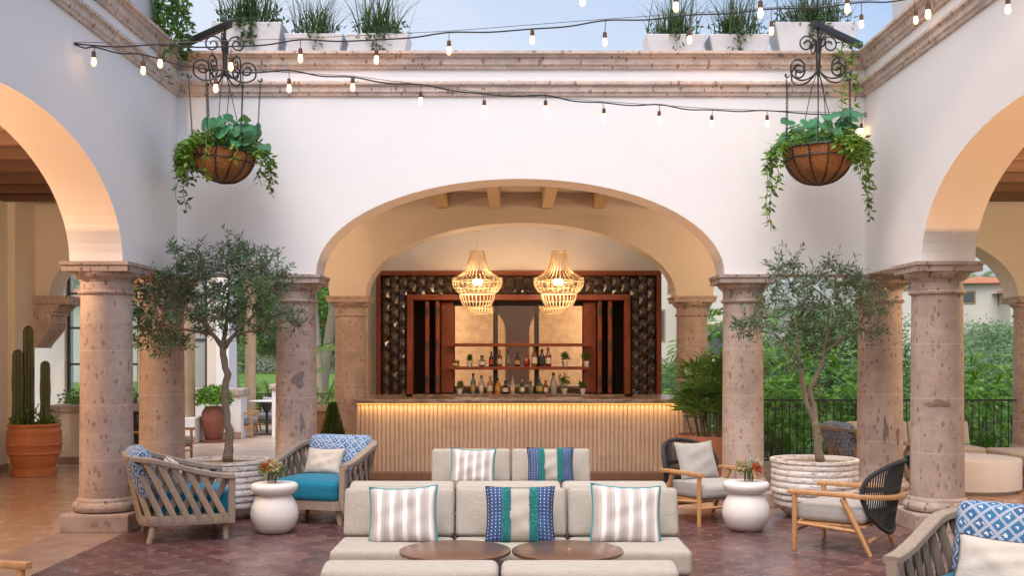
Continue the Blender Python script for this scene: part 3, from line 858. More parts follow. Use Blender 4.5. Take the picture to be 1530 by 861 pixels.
tiles(X0+fw+.003,O0-.003,.95,ZT1-fw-.003,'tile_panel'); tiles(O1+.003,X1-fw-.003,.95,ZT1-fw-.003,'tile_panel')
tiles(O0+.001,O1-.001,ZO+.003,ZT1-fw-.003,'tile_panel')
# folded shutters
def leaf_(x0,x1,y0,y1,M_=None):
    mb=MB(); mb.b2(x0,x1,y0,y1,1.075,ZO-.10)
    o=mb.build('shutter',M['mahog'],bb,bevel=.008,seg=1)
    return o
def hinge(o,x,y):
    for z in (1.28,1.86,2.42):
        mb=MB(); mb.box((x,y-.006,z),(.05,.012,.13)); mb.box((x,y-.014,z),(.018,.014,.15)); mb.build('hinge',M['mullion'],o)
for sg,px0 in ((-1,-1),(1,1)):
    for xa in (1.50,1.33):
        x=sg*xa; hinge(leaf_(x-.032,x+.032,.03,.36),x,.03)
    xa=1.175; x=sg*xa; o=leaf_(x-.105,x+.105,.20,.25)
    mb=MB(); mb.b2(x-.062,x+.062,.196,.1985,1.2,1.85); mb.b2(x-.062,x+.062,.196,.1985,1.93,2.5); mb.build('raised_panel',M['mahog'],o,bevel=.001,seg=1)
# mirror glazing behind the shelves
mb=MB(); mb.b2(-1.13,1.13,.372,.38,1.08,2.595); mir=mb.build('mirror',M['mirror'],bb)
mb=MB()
for x in (-1.12,-.385,.30,1.12): mb.b2(x-.04,x+.04,.345,.371,1.08,2.52)
mb.b2(-1.16,1.16,.345,.371,2.522,2.596); mb.b2(-1.16,1.16,.345,.371,1.062,1.0795)
mb.build('mullion',M['mullion'],mir)
for z in (1.845,1.46):
    mb=MB(); mb.b2(-1.155,1.16,.06,.335,z,z+.05); mb.build('shelf',M['mahog'],bb,bevel=.005,seg=1)
mb=MB(); mb.b2(O0+.092,O1-.092,-.06,.34,1.012,1.06); mb.build('sill',M['marble'],bb)
SH={1:1.511,0:1.0605}

# bottles and small pots on the shelves
def gm(n,c,r=.08): return simple(n,c,r,.1,9,0,50,0,.6,.4)
GL={'amber':gm('amber_glass',(.22,.075,.015)),'dark':gm('dark_glass',(.022,.016,.014)),'red':gm('red_glass',(.20,.012,.015)),'clear':gm('pale_glass',(.40,.40,.37)),
 'green':gm('green_glass',(.03,.10,.03)),'orange':gm('orange_liqueur',(.55,.20,.015)),'rose':gm('rose_glass',(.45,.19,.13)),'grey':gm('smoked_glass',(.16,.15,.14)),'blue':gm('blue_glass',(.12,.22,.30))}
LB={'white':gm('paper_label',(.70,.66,.58),.7),'cream':gm('cream_label',(.62,.50,.32),.7),'black':gm('black_label',(.02,.02,.02),.6),'redl':gm('red_label',(.45,.03,.03),.6),'gold':gm('gold_label',(.55,.33,.08),.5),'bluel':gm('blue_label',(.10,.22,.42),.6),'greenl':gm('green_cap',(.03,.22,.07),.5)}
def bottle(zx,top,w,row,glass,lab,cap,label,shape='tall'):
    px=660+zx/6.375; h=((372 if row else 615)-top)/6.375/91.; r=w/6.375/91./2*1.08
    x=(px-CX)/F*17.68; y=17.68+random.uniform(-.02,.03)
    t=thing('bottle',label,'bottle',(x,y,SH[row]),random.random(),'bottles on the bar shelves')
    rn=max(.011,r*.33)
    if shape=='round': prof=[(r*.6,0),(r*.9,.02),(r,h*.3),(r*.85,h*.52),(rn,h*.68),(rn,h*.9)]
    elif shape=='square': prof=[(r*.95,0),(r,.01),(r,h*.8),(r*.9,h*.86),(r*.7,h*.9)]
    else: prof=[(r*.95,0),(r,.01),(r,h*.55),(r*.8,h*.64),(rn,h*.74),(rn,h*.92)]
    mb=MB(); mb.lathe(prof,14); mb.build('glass_body',GL[glass],t,smooth=True)
    if lab:
        k=r*1.03 if shape!='round' else r*1.02
        mb=MB(); mb.lathe([(k,h*.16),(k,h*.46)],14,cap=False); mb.build('paper_label',LB[lab],t,smooth=True)
    if cap:
        mb=MB(); mb.lathe([(rn*1.25,h*.88),(rn*1.25,h)],10); mb.build('cap',LB[cap],t,smooth=True)
for a in [
 (128,305,55,1,'amber','cream',None,'squat square amber jar at the left end of the middle shelf','square'),
 (380,265,62,1,'grey','white','black','round clear flask with a white disc label on the middle shelf','round'),
 (470,228,40,1,'dark','redl','black','slim black bottle on the middle shelf by the first mullion','tall'),
 (550,212,46,1,'amber','cream','gold','amber bottle with a cream label on the middle shelf','tall'),
 (632,220,52,1,'grey',None,'black','smoked glass decanter bottle without a label on the middle shelf','round'),
 (720,238,48,1,'dark','gold','black','dark bottle with a gold label low on its body, middle shelf','tall'),
 (812,248,60,1,'red',None,'redl','round dark red bottle on the middle shelf','round'),
 (883,178,50,1,'amber','white','gold','tallest amber bottle with white label on the middle shelf','tall'),
 (957,205,52,1,'dark','black','black','black labelled dark bottle left of the red capped bottle','tall'),
 (1018,190,50,1,'red','white','redl','bottle of red liquor with a bright red cap on the middle shelf','tall'),
 (295,420,42,0,'blue','gold','black','slim bottle with a blue and gold band on the bottom sill','tall'),
 (375,440,42,0,'clear','white','greenl','pale bottle with a green cap on the bottom sill','tall'),
 (457,448,48,0,'rose','white','gold','rose coloured bottle on the bottom sill','tall'),
 (532,470,46,0,'orange','gold','black','bright orange liqueur bottle on the bottom sill','tall'),
 (605,490,58,0,'dark','white','black','squat dark bottle with a white diamond label on the bottom sill','round'),
 (675,440,40,0,'clear','cream','gold','slim pale bottle with a cream label on the bottom sill','tall'),
 (765,480,46,0,'green','white','white','green bottle with a white label and white cap on the sill','tall'),
 (848,500,46,0,'grey',None,'black','short smoky bottle on the bottom sill right of the green bottle','tall'),
 (930,455,56,0,'green','gold','gold','dark green bottle with an amber label on the bottom sill','tall'),
 (993,490,46,0,'amber','white','redl','short amber bottle with a white label on the bottom sill','tall'),
 (1068,415,52,0,'clear',None,'black','tall clear bottle at the right of the bottom sill','tall')]: bottle(*a)
def smallpot(zx,row,hl,label,kind):
    px=660+zx/6.375; x=(px-CX)/F*17.66
    t=thing('potted_herb',label,'potted plant',(x,17.66,SH[row]),0,'small potted plants on the bar shelves')
    mb=MB(); mb.lathe([(.030,0),(.042,.07),(.047,.072),(.047,.09),(.040,.09),(.038,.082)],16); mb.build('pot',M['whitecer'],t,smooth=True,sharp=30)
    mb=MB()
    if kind=='suc':
        for k in range(40):
            a=k*2.4; e=.2+k/40*1.1; d=Vector((math.cos(a)*math.cos(e),math.sin(a)*math.cos(e),math.sin(e))); s=d.cross(Vector((0,0,1))).normalized()
            mb.quad(Vector((0,0,.09+.05*k/40)),d,s,.08,.03)
    else:
        for k in range(150):
            a=random.random()*6.28; e=math.acos(random.uniform(-.6,1)); r=hl*.52*random.random()**.4*(1+.3*math.sin(3*a))
            p=Vector((math.cos(a)*math.sin(e)*r*.8,math.sin(a)*math.sin(e)*r*.8,.10+hl*.4+math.cos(e)*r*1.1)); d=Vector((random.gauss(0,1),random.gauss(0,1),random.gauss(.4,.7))).normalized(); s=d.orthogonal().normalized()
            mb.quad(p,d,s,.035,.018)
    mb.build('foliage',M['mid'],t)
smallpot(262,1,.1,'succulent rosette in a small white pot on the middle shelf','suc')
smallpot(1180,1,.14,'bushy herb in a white pot near the right end of the middle shelf','h')
smallpot(1380,1,.15,'herb in a white pot at the far right end of the middle shelf','h')
smallpot(170,0,.09,'small wispy plant in a white pot at the left end of the sill','h')
smallpot(1170,0,.22,'tall leafy herb in a white pot on the right of the sill','h')
smallpot(1345,0,.10,'small sprouting plant in a white pot at the right end of the sill','h')

# pendants of rattan over the bar
def pendant(x,label):
    zt=3.31; t=thing('rattan_pendant',label,'pendant lamp',(x,16.62,0),random.random(),'rattan pendants over the bar')
    mb=MB(); mb.tube([(0,0,zt-.02),(0,0,3.64)],.004,5); mb.lathe([(.05,3.625),(.05,3.64)],12); mb.build('cord',M['rattan'],t)
    prof=[(.105,3.31),(.115,3.25),(.135,3.15),(.175,3.05),(.24,2.97),(.33,2.915),(.385,2.895)]
    n=27
    mb=MB()
    for k in range(n):
        a=2*PI*k/n
        mb.tube([(r*math.cos(a),r*math.sin(a),z) for r,z in prof],.0065,5)
    def ring(r,z,rr=.008): mb.tube([(r*math.cos(2*PI*k/28),r*math.sin(2*PI*k/28),z) for k in range(28)],rr,5,closed=True)
    ring(.105,3.31,.01); ring(.385,2.895,.008); ring(.125,3.2,.004)
    mb.build('upper_shade',M['rattan'],t,smooth=True)
    mb=MB()
    p2=[(.385,2.893),(.39,2.84),(.375,2.77),(.33,2.70),(.285,2.665)]
    for k in range(n):
        a=2*PI*(k+.5)/n; mb.tube([(r*math.cos(a),r*math.sin(a),z) for r,z in p2],.006,5)
    for r,z in ((.385,2.86),(.37,2.76),(.285,2.665)): ring(r,z,.006)
    for i in range(11):
        z=2.87-i*.018; r=.382-.0*(i) - (max(0,i-5)*.011); ring(r,z,.0022)
    mb.build('middle_basket',M['rattan'],t,smooth=True)
    mb=MB()
    p3=[(.272,2.662),(.272,2.61),(.255,2.55),(.22,2.48),(.185,2.445)]
    for k in range(n):
        a=2*PI*k/n; mb.tube([(r*math.cos(a),r*math.sin(a),z) for r,z in p3],.006,5)
    for r,z in ((.272,2.655),(.185,2.445),(.25,2.54)): ring(r,z,.006)
    mb.build('lower_basket',M['rattan'],t,smooth=True)
    mb=MB()
    for k in range(3):
        a=k*2.1; mb.lathe([(.012,2.79),(.03,2.82),(.034,2.85),(.012,2.89)],10,Matrix.Translation((.05*math.cos(a),.05*math.sin(a),0)))
    mb.build('bulb',M['pbulb'],t,smooth=True)
    l=bpy.data.lights.new('pendant_lamp','POINT'); l.energy=25; l.color=(1,.69,.43); l.shadow_soft_size=.06
    o=bpy.data.objects.new('pendant_lamp',l); COL.objects.link(o); o.parent=t; o.location=(0,0,2.80)
pendant((713-CX)/F*16.62,'left one of the two rattan basket pendants glowing over the bar')
pendant((835-CX)/F*16.62,'right one of the two rattan basket pendants glowing over the bar')

# ================================================================== LOUNGE SOFAS
def sofa(loc,rz,n,w,label,mat='sofa',name='sofa',base='teak'):
    t=thing(name,label,'sofa',loc,rz)
    for k in range(n):
        x=(k-(n-1)/2)*w
        mb=MB(); soft(mb,(x,-.225,.335),(w-.006,.55,.17),.035,(0,0,.012)); mb.build('seat_cushion',M[mat],t,smooth=True,sharp=0)
        mb=MB(); T=Matrix.Translation((x,.045,.42))@Matrix.Rotation(R(-13),4,'X')
        soft(mb,(0,.075,.172),(w-.012,.15,.345),.035,(.0,.018,.0),8,T); mb.build('back_cushion',M[mat],t,smooth=True,sharp=0)
    W=n*w/2
    mb=MB(); mb.b2(-W+.02,W-.02,-.47,.16,.13,.248); mb.b2(-W+.02,W-.02,.13,.16,.25,.50); mb.build('frame',M[base],t,bevel=.006,seg=1)
    for sx in (-1,1):
        for y in (-.42,.10):
            mb=MB(); mb.b2(sx*(W-.10)-.03,sx*(W-.10)+.03,y-.03,y+.03,.0,.129); mb.build('leg',M[base],t)
    return t
sofa((-.035,7.45,.009),0,3,.79,'three seat greige sofa facing the viewer with three cushions on it')
sofa((-.057,8.16,.009),PI,3,.79,'three seat greige sofa turned to the bar, back to back with the nearest facing sofa')
sofa((-.074,5.06,.009),PI,2,.815,'two seat greige sofa in the foreground seen from behind, cut by the lower frame edge')
sofa((-.05,10.62,.009),0,2,.80,'two seat greige sofa close to the bar facing the viewer')

def cushion(loc,rz,tilt,w,h,t,kind,label,roll=0,grp=None):
    th=thing('throw_pillow',label,'pillow',loc,rz,grp)
    T=Matrix.Rotation(R(-tilt),4,'X')@Matrix.Rotation(R(roll),4,'Y')@Matrix.Translation((0,0,h/2*.94))
    mb=MB()
    if kind=='navy':
        ol=pillow(mb,w,h,t,20,.07,T); mb.build('cover',M['navy'],th,smooth=True,sharp=0)
        for sgn in (-1,1):
            mb=MB(); u0=.14*sgn; 
            for j in range(44):
                v=-1+2*(j+.5)/44
                for q in range(10):
                    u=(sgn*(.285+.235*q/9))*1.0
                    y=-t/2*((1-u**4)*(1-v**4))**.55-.007
                    x=u*w/2*(1-.07*(1-v*v)*abs(u)); z=v*h/2*(1-.07*(1-u*u)*abs(v))
                    d=Vector((random.gauss(0,.5),-1,random.gauss(-.2,.5))).normalized()
                    p=T@Vector((x,y+.002,z)); dd=T.to_3x3()@d; s=dd.orthogonal().normalized()
                    mb.tube([p,p+dd*.006+Vector((0,0,-.002)),p+dd*.011+s*random.uniform(-.006,.006)],[.0055,.005,.0015],4)
            mb.build('fringe',M['fringe'],th)
        pipe='navypipe'
    else:
        ol=pillow(mb,w,h,t,18,.06,T,.012); mb.build('cover',M[{'stripe':'stripe','cream':'cream','grey':'grey'}[kind]],th,smooth=True,sharp=0)
        pipe={'stripe':'tealtrim','cream':'navypipe','grey':'grey'}[kind]
    mb=MB()
    mb.tube(ol,.0065 if kind=='stripe' else .004,5,closed=True)
    mb.build('piping',M[pipe],th)
    return th
ST='taupe striped pillow '
def on(px,Y): return (px-CX)/F*Y
sz=.432
cushion((on(603,7.27),7.23,sz),R(-3),19,.47,.40,.16,'stripe',ST+'with teal piping at the left end of the nearest facing sofa',-2.5)
cushion((on(777,7.27),7.22,sz),R(0),19,.475,.40,.16,'navy','navy dashed pillow with teal fringe in the middle of the nearest facing sofa')
cushion((on(934,7.27),7.23,sz),R(3),19,.48,.41,.16,'stripe',ST+'with teal piping at the right end of the nearest facing sofa',3.0)
cushion((on(705,10.42),10.40,sz),R(-2),17,.44,.38,.15,'stripe',ST+'on the left seat of the sofa close to the bar',1.5)
cushion((on(823,10.42),10.40,sz),R(2),17,.46,.39,.15,'navy','navy dashed pillow with teal fringe on the sofa close to the bar')

def cocktail(x,y,label):
    t=thing('cocktail_table',label,'table',(x,y,.008),0,'round bronze cocktail tables')
    mb=MB(); mb.lathe([(.335,.452),(.348,.456),(.35,.464),(.348,.472),(.343,.474)],64); mb.build('tabletop',M['copper'],t,smooth=True,sharp=30)
    mb=MB(); mb.lathe([(.17,.0),(.17,.012),(.03,.02),(.025,.05),(.025,.42),(.06,.45)],24); mb.build('pedestal',M['mullion'],t,smooth=True)
cocktail(on(680.5,6.72),6.70,'left bronze topped round table before the nearest facing sofa')
cocktail(on(848,6.72),6.70,'right bronze topped round table before the nearest facing sofa')
cocktail(-.42,10.12,'left bronze topped round table before the sofa close to the bar')
cocktail(.31,10.12,'right bronze topped round table before the sofa close to the bar')

# ================================================================== SLATTED ARMCHAIR
def u_path(hw,yf,yb,rc,n=14,zf=0,zb=0,sl=None):
    "U from front left round the back to front right; returns points"
    P=[]
    L=[(-hw,yf+(yb-rc-yf)*i/8) for i in range(9)]
    for i in range(1,n+1):
        a=PI-PI/2*i/n; L.append((-hw+rc+rc*math.cos(a), yb-rc+rc*math.sin(a)))
    for i in range(1,8): L.append((-hw+rc+(2*hw-2*rc)*i/8, yb))
    for i in range(n+1):
        a=PI/2-PI/2*i/n; L.append((hw-rc+rc*math.cos(a), yb-rc+rc*math.sin(a)))
    for i in range(1,9): L.append((hw,yb-rc-(yb-rc-yf)*i/8))
    for x,y in L:
        f=min(1,max(0,(y-yf)/(yb-yf))); f=f*f*(3-2*f)
        P.append(Vector((x,y,zf+(zb-zf)*f)))
    return P
def resamp(P,n):
    d=[0]
    for a,b in zip(P,P[1:]): d.append(d[-1]+(b-a).length)
    out=[]; j=0
    for i in range(n):
        s=d[-1]*i/(n-1)
        while j<len(d)-2 and d[j+1]<s: j+=1
        f=(s-d[j])/max(1e-9,d[j+1]-d[j]); out.append(P[j].lerp(P[j+1],min(1,max(0,f))))
    return out
def make_armchair(label,pattern='diamond'):
    t=thing('slatted_armchair',label,'armchair',(0,0,0),0,'slatted teak armchairs')
    top=u_path(.43,-.43,.47,.26,14,.585,.765); bot=u_path(.40,-.42,.36,.22,14,.20,.20)
    mb=MB(); mb.tube(top,1,flat=(.042,.024),up=(0,0,1)); mb.build('top_rail',M['teak'],t,smooth=True,sharp=35)
    mb=MB(); mb.tube(bot,1,flat=(.028,.045),up=(0,0,1)); mb.b2(-.40,.40,-.435,-.385,.155,.245); mb.b2(-.37,.37,-.38,.33,.20,.222); mb.build('base_frame',M['teak'],t,smooth=True,sharp=35)
    for sx in (-1,1):
        mb=MB(); mb.tube([(sx*.415,-.405,.16),(sx*.425,-.405,.58)],1,flat=(.032,.03),up=(0,1,0)); mb.build('front_post',M['teak'],t,smooth=True,sharp=35)
    n=20; T_=resamp(top,200); B_=resamp(bot,200)
    for layer in (0,1):
        for k in range(n):
            s0=(k+.5)/n; off=.047 if layer==0 else -.047
            sb=s0-off; st=s0+off
            if not(.015<sb<.985 and .015<st<.985): continue
            if layer==1 and k%2==0 and False: continue
            pb=B_[int(sb*199)].copy(); pt=T_[int(st*199)].copy()
            tang=(B_[min(199,int(sb*199)+2)]-B_[max(0,int(sb*199)-2)]).normalized()
            outw=Vector((tang.y*-1,tang.x,0)); 
            c=Vector((0,0,pb.z)); 
            if outw.dot(pb-c)<0: outw=-outw
            o=outw*(.022 if layer==0 else -.006)
            pb+=o+Vector((0,0,-.02)); pt+=o*.9+Vector((0,0,-.012))
            mb=MB(); mb.tube([pb,pb.lerp(pt,.5),pt],1,flat=(.027,.007),up=outw)
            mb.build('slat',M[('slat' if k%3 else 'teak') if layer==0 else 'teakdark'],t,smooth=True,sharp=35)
    for sx in (-1,1):
        for y,dy in ((-.36,-.0),(.26,.05)):
            mb=MB(); mb.tube([(sx*.34,y,.165),(sx*.37,y+dy,0)],[.034,.024],8); mb.build('leg',M['teak'],t,smooth=True)
    mb=MB(); soft(mb,(0,-.10,.335),(.74,.70,.22),.06,(0,.01,.03)); mb.build('seat_cushion',M['teal'],t,smooth=True,sharp=0)
    T=Matrix.Translation((0,.22,.42))@Matrix.Rotation(R(-17),4,'X')
    mb=MB(); soft(mb,(0,.06,.22),(.72,.19,.47),.075,(0,.035,.0),8,T); mb.build('back_cushion',M[pattern],t,smooth=True,sharp=0)
    return t
SA='slatted teak armchair with blue diamond back '
ac=make_armchair(SA+'seen side-on before the left column'); ac.location=(-3.14,10.03,.008); ac.rotation_euler=(0,0,R(113))
ac2=dup(ac,(-1.98,11.07,.008),R(-18),SA+'and teal seat facing the viewer beside the bar')
ac3=dup(ac,(2.62,5.79,.008),R(-42),SA+'cropped in the lower right corner')
ac4=dup(ac,(4.5,13.75,.0),R(98),SA+'on the terrace behind the right olive pot')
for a in (ac2,):
    for c_ in a.children:
        if c_.name.startswith('back_cushion'):
            c_.data=c_.data.copy(); c_.data.materials[0]=M['diamond2']
def in_chair(root,dy=.02,dx=0,z=.462,tilt=24,w=.46,h=.30,kind='cream',label='',rr=0):
    a=root.rotation_euler.z; c,s=math.cos(a),math.sin(a)
    x,y=dx,dy
    return cushion((root.location.x+c*x-s*y, root.location.y+s*x+c*y, root.location.z+z),a+R(rr),tilt,w,h,.13,kind,label)
CR='cream linen lumbar pillow with dark piping '
in_chair(ac,.0,.02,label=CR+'half hidden inside the side-on slatted armchair')
in_chair(ac2,-.02,-.02,w=.44,label=CR+'on the slatted armchair left of the bar')
in_chair(ac3,-.06,.04,w=.56,h=.29,z=.44,label=CR+'in the lower right corner armchair')

# ================================================================== ROPE ARMCHAIR
def make_rope(label,mat='grey'):
    t=thing('rope_armchair',label,'armchair',(0,0,0),0,'oak and rope armchairs')
    for sx in (-1,1):
        mb=MB(); mb.tube([(sx*.375,-.345,0),(sx*.375,-.345,.49)],[.021,.024],10); mb.build('front_leg',M['oak'],t,smooth=True)
        mb=MB(); mb.tube([(sx*.378,.07,.475),(sx*.365,.16,.30),(sx*.345,.30,.0)],[.026,.024,.019],10); mb.build('rear_leg',M['oak'],t,smooth=True)
        mb=MB(); mb.tube([(sx*.355,-.345,.235),(sx*.355,.20,.20)],.017,8); mb.build('side_rail',M['oak'],t,smooth=True)
    # arm hoop, front tips to round the back
    P=[]
    for x,y in [(-.375,-.40),(-.378,-.2),(-.380,.0)]: P.append((x,y,.505))
    for i in range(13):
        a=PI-PI*i/12; P.append((.385*math.cos(a),.12+.335*math.sin(a),.505-.02*math.sin(a)))
    for x,y in [(.380,.0),(.378,-.2),(.375,-.40)]: P.append((x,y,.505))
    mb=MB(); mb.tube(P,1,flat=(.027,.02),up=(0,0,1)); mb.build('arm_hoop',M['oak'],t,smooth=True,sharp=35)
    mb=MB(); mb.tube([(-.36,-.345,.17),(.36,-.345,.17)],.016,8); mb.tube([(-.34,.29,.13),(.34,.29,.13)],.016,8)
    mb.tube([(-.36,-.30,.255),(.36,-.30,.255)],.016,8); mb.b2(-.34,.34,-.32,.26,.235,.25); mb.build('seat_frame',M['oak'],t,smooth=True,sharp=35)
    # rope shell: oval outline wrapped on a curved back
    def S(u,v):
        "u -1..1 across, v 0..1 up"
        rad=.365+.03*v; ang=u*R(78)
        x=rad*math.sin(ang); y=.10+(.30+.075*v)*math.cos(ang)
        return Vector((x,y-.03*(1-v),.17+.62*v))
    ol=[]
    for i in range(48):
        a=2*PI*i/48; cu,cv=math.cos(a),math.sin(a)
        vv=.5+.5*cv; uu=cu*(.62+.38*min(1,max(0,vv*1.25)))*(1 if cv<0 else (1-.10*cv))
        ol.append((uu*.97,vv))
    mb=MB(); mb.tube([S(u,v) for u,v in ol],.021,8,closed=True); mb.build('shell_rim',M['rope'],t,smooth=True)
    def span(u):
        vs=[]
        for (a,b),(c_,d_) in zip(ol,ol[1:]+ol[:1]):
            if (a-u)*(c_-u)<=0 and abs(a-c_)>1e-9: vs.append(b+(d_-b)*(u-a)/(c_-a))
        return (min(vs),max(vs)) if len(vs)>1 else None
    mb=MB()
    for k in range(44):
        u=-.93+1.86*k/43; sp=span(u)
        if not sp: continue
        mb.tube([S(u,sp[0]+(sp[1]-sp[0])*i/6) for i in range(7)],.0062,5)
    for v in (.33,.62):
        us=[u/20 for u in range(-20,21) if span(u/20) and span(u/20)[0]<v<span(u/20)[1]]
        mb.tube([S(u,v) for u in us],1,flat=(.006,.022),up=(0,0,1))
    mb.build('rope_shell',M['rope'],t,smooth=True)
    mb=MB(); soft(mb,(0,-.06,.325),(.69,.62,.14),.05,(0,0,.02)); mb.build('seat_cushion',M[mat],t,smooth=True,sharp=0)
    return t
RA='oak armchair with charcoal rope back '
rc=make_rope(RA+'turned away before the right white pot'); rc.location=(2.92,9.42,.008); rc.rotation_euler=(0,0,R(-125))
rc2=dup(rc,(1.96,11.06,.008),R(30),RA+'facing the viewer right of the bar')
rc3=dup(rc,(-3.23,5.78,.004),R(75),RA+'of which only an arm end shows lower left')
rc4=dup(rc,(-5.62,17.0,0),R(88),RA+'half hidden behind the two left columns')
dk=make_rope(RA+'side-on at the far terrace table','dgrey'); dk.location=(-5.80,22.3,0); dk.rotation_euler=(0,0,R(95))
dk2=dup(dk,(-5.5,24.0,0),R(-8),RA+'facing the viewer at the far terrace table')
in_chair(rc2,.10,.02,.40,20,.50,.42,'grey','plump grey pillow on the oak and rope chair right of the bar')
in_chair(dk2,.10,.0,.40,20,.55,.40,'grey','grey pillow on the far terrace chair facing the viewer')
tt=thing('bistro_table','small round table with a dark disc foot between the far terrace chairs','table',(-5.35,23.0,0))
mb=MB(); mb.lathe([(.36,.70),(.37,.71),(.37,.725)],32); mb.build('tabletop',M['whitecer'],tt,smooth=True,sharp=30)
mb=MB(); mb.lathe([(.28,0),(.28,.015),(.03,.03),(.03,.45),(.2,.69)],24); mb.build('pedestal',M['mullion'],tt,smooth=True)

# ================================================================== URN SIDE TABLES, VASES, POTS
def urn(x,y,label):
    t=thing('urn_side_table',label,'side table',(x,y,.008),0,'white urn side tables')
    mb=MB(); mb.lathe([(.125,0),(.15,.006),(.195,.06),(.222,.13),(.228,.18),(.215,.25),(.185,.315),(.158,.35),(.152,.365)],48); mb.build('body',M['whitecer'],t,smooth=True)
    mb=MB(); mb.lathe([(.152,.364),(.19,.375),(.214,.40),(.222,.43),(.218,.455),(.205,.468),(.19,.472)],48); mb.build('tabletop',M['whitecer'],t,smooth=True)
urn(-2.305,10.22,'round white urn side table by the slatted armchairs on the left')
urn(2.22,10.34,'round white urn side table by the rope chairs on the right')
petal=lambda n,c: m_leaf(n,[k*.75 for k in c],c,None,.6,.25)
PET={'cream':petal('cream_petal',(.80,.62,.45)),'red':petal('coral_petal',(.75,.12,.10)),'white':petal('white_petal',(.82,.80,.74)),'yellow':petal('yellow_petal',(.62,.45,.05)),'orange':petal('orange_petal',(.80,.22,.09))}
def bouquet(x,y,fl,label):
    t=thing('flower_vase',label,'flower vase',(x,y,.482))
    mb=MB(); mb.lathe([(.036,0),(.042,.004),(.043,.05),(.036,.085),(.038,.095),(.035,.095),(.033,.085),(.039,.05),(.037,.008)],20,cap=False); mb.build('glass_jar',M['glass'],t,smooth=True)
    mb=MB()
    for k in range(16):
        a=random.random()*6.28; mb.tube([(random.gauss(0,.014),random.gauss(0,.014),.012),(math.cos(a)*.02,math.sin(a)*.02,.09),(math.cos(a)*.06,math.sin(a)*.06,.15)],.0022,4)
    for k in range(120):
        a=random.random()*6.28; r=random.random()**.5*.10; p=Vector((math.cos(a)*r,math.sin(a)*r,.09+random.random()*.085))
        d=Vector((math.cos(a),math.sin(a),random.gauss(.3,.6))).normalized(); s=d.orthogonal().normalized()
        mb.quad(p,d,(s+Vector((0,0,random.gauss(0,.5)))).normalized(),.045,.022)
    mb.build('greenery',M['mid'],t)
    for (dx,dy,dz,r,cn) in fl:
        mb=MB()
        for k in range(int(40)):
            e=(k/40)*2.5; a=k*2.4; d=Vector((math.cos(a)*math.sin(e),math.sin(a)*math.sin(e),math.cos(e))).normalized(); s=d.cross(Vector((.1,.3,1))).normalized()
            mb.quad(Vector((dx,dy*1.3,dz))+d*r*.3,d,(s+d.cross(s)*random.uniform(-1,1)).normalized(),r*.75,r*.8)
        mb.build('flower_head',PET[cn],t)
bouquet((407-CX)/F*10.22,10.2,[(-.06,-.04,.15,.045,'red'),(.045,-.05,.16,.065,'cream'),(-.01,-.06,.13,.032,'yellow'),(.01,.02,.19,.04,'cream'),(.085,.0,.17,.03,'white'),(-.03,.03,.19,.03,'orange')],'small glass jar of coral and cream flowers on the left urn table')
bouquet((1118-CX)/F*10.34,10.32,[(-.075,-.04,.155,.062,'cream'),(.055,-.05,.14,.05,'orange'),(.01,-.03,.20,.035,'white'),(.035,.0,.17,.04,'white'),(.085,-.02,.18,.045,'white'),(-.0,-.05,.16,.03,'white'),(.08,-.05,.12,.04,'red')],'small glass jar of white and orange flowers on the right urn table')

def ringpot(x,y,r,h,label):
    t=thing('rustic_pot',label,'plant pot',(x,y,.008))
    prof=[(r*.58,0),(r*.66,.02),(r*.86,h*.16)]
    n=7
    for i in range(n):
        z0=h*.2+h*.74*i/n; z1=h*.2+h*.74*(i+1)/n; rr=r*(.90+.09*min(1,(i+1)/3))
        prof+=[(rr*.985,z0),(rr*1.006,z0+(z1-z0)*.2),(rr*1.008,z0+(z1-z0)*.75),(rr*.99,z1-.004)]
    prof+=[(r*1.02,h*.955),(r*1.02,h),(r*.93,h),(r*.91,h*.9)]
    mb=MB(); mb.lathe(prof,56,cap=False,fr=lambda a:1+.006*math.sin(3*a)+.004*math.sin(11*a)); mb.build('pot_wall',M['whitewash'],t,smooth=True,sharp=50)
    mb=MB(); 
    for i in range(12):
        for k in range(30):
            rr=r*.93*i/11; a=2*PI*k/30; mb.v.append((rr*math.cos(a),rr*math.sin(a),h*.93+random.uniform(-.008,.012)*(1 if i<11 else 0)))
    for i in range(11):
        for k in range(30): mb.face((i*30+k,(i+1)*30+k,(i+1)*30+(k+1)%30,i*30+(k+1)%30))
    mb.build('soil',M['soil'],t,smooth=True)
    return t
ringpot(-3.02,11.22,.415,.60,'whitewashed ridged clay pot holding the left olive tree')
ringpot(3.135,11.25,.445,.605,'whitewashed ridged clay pot holding the right olive tree')

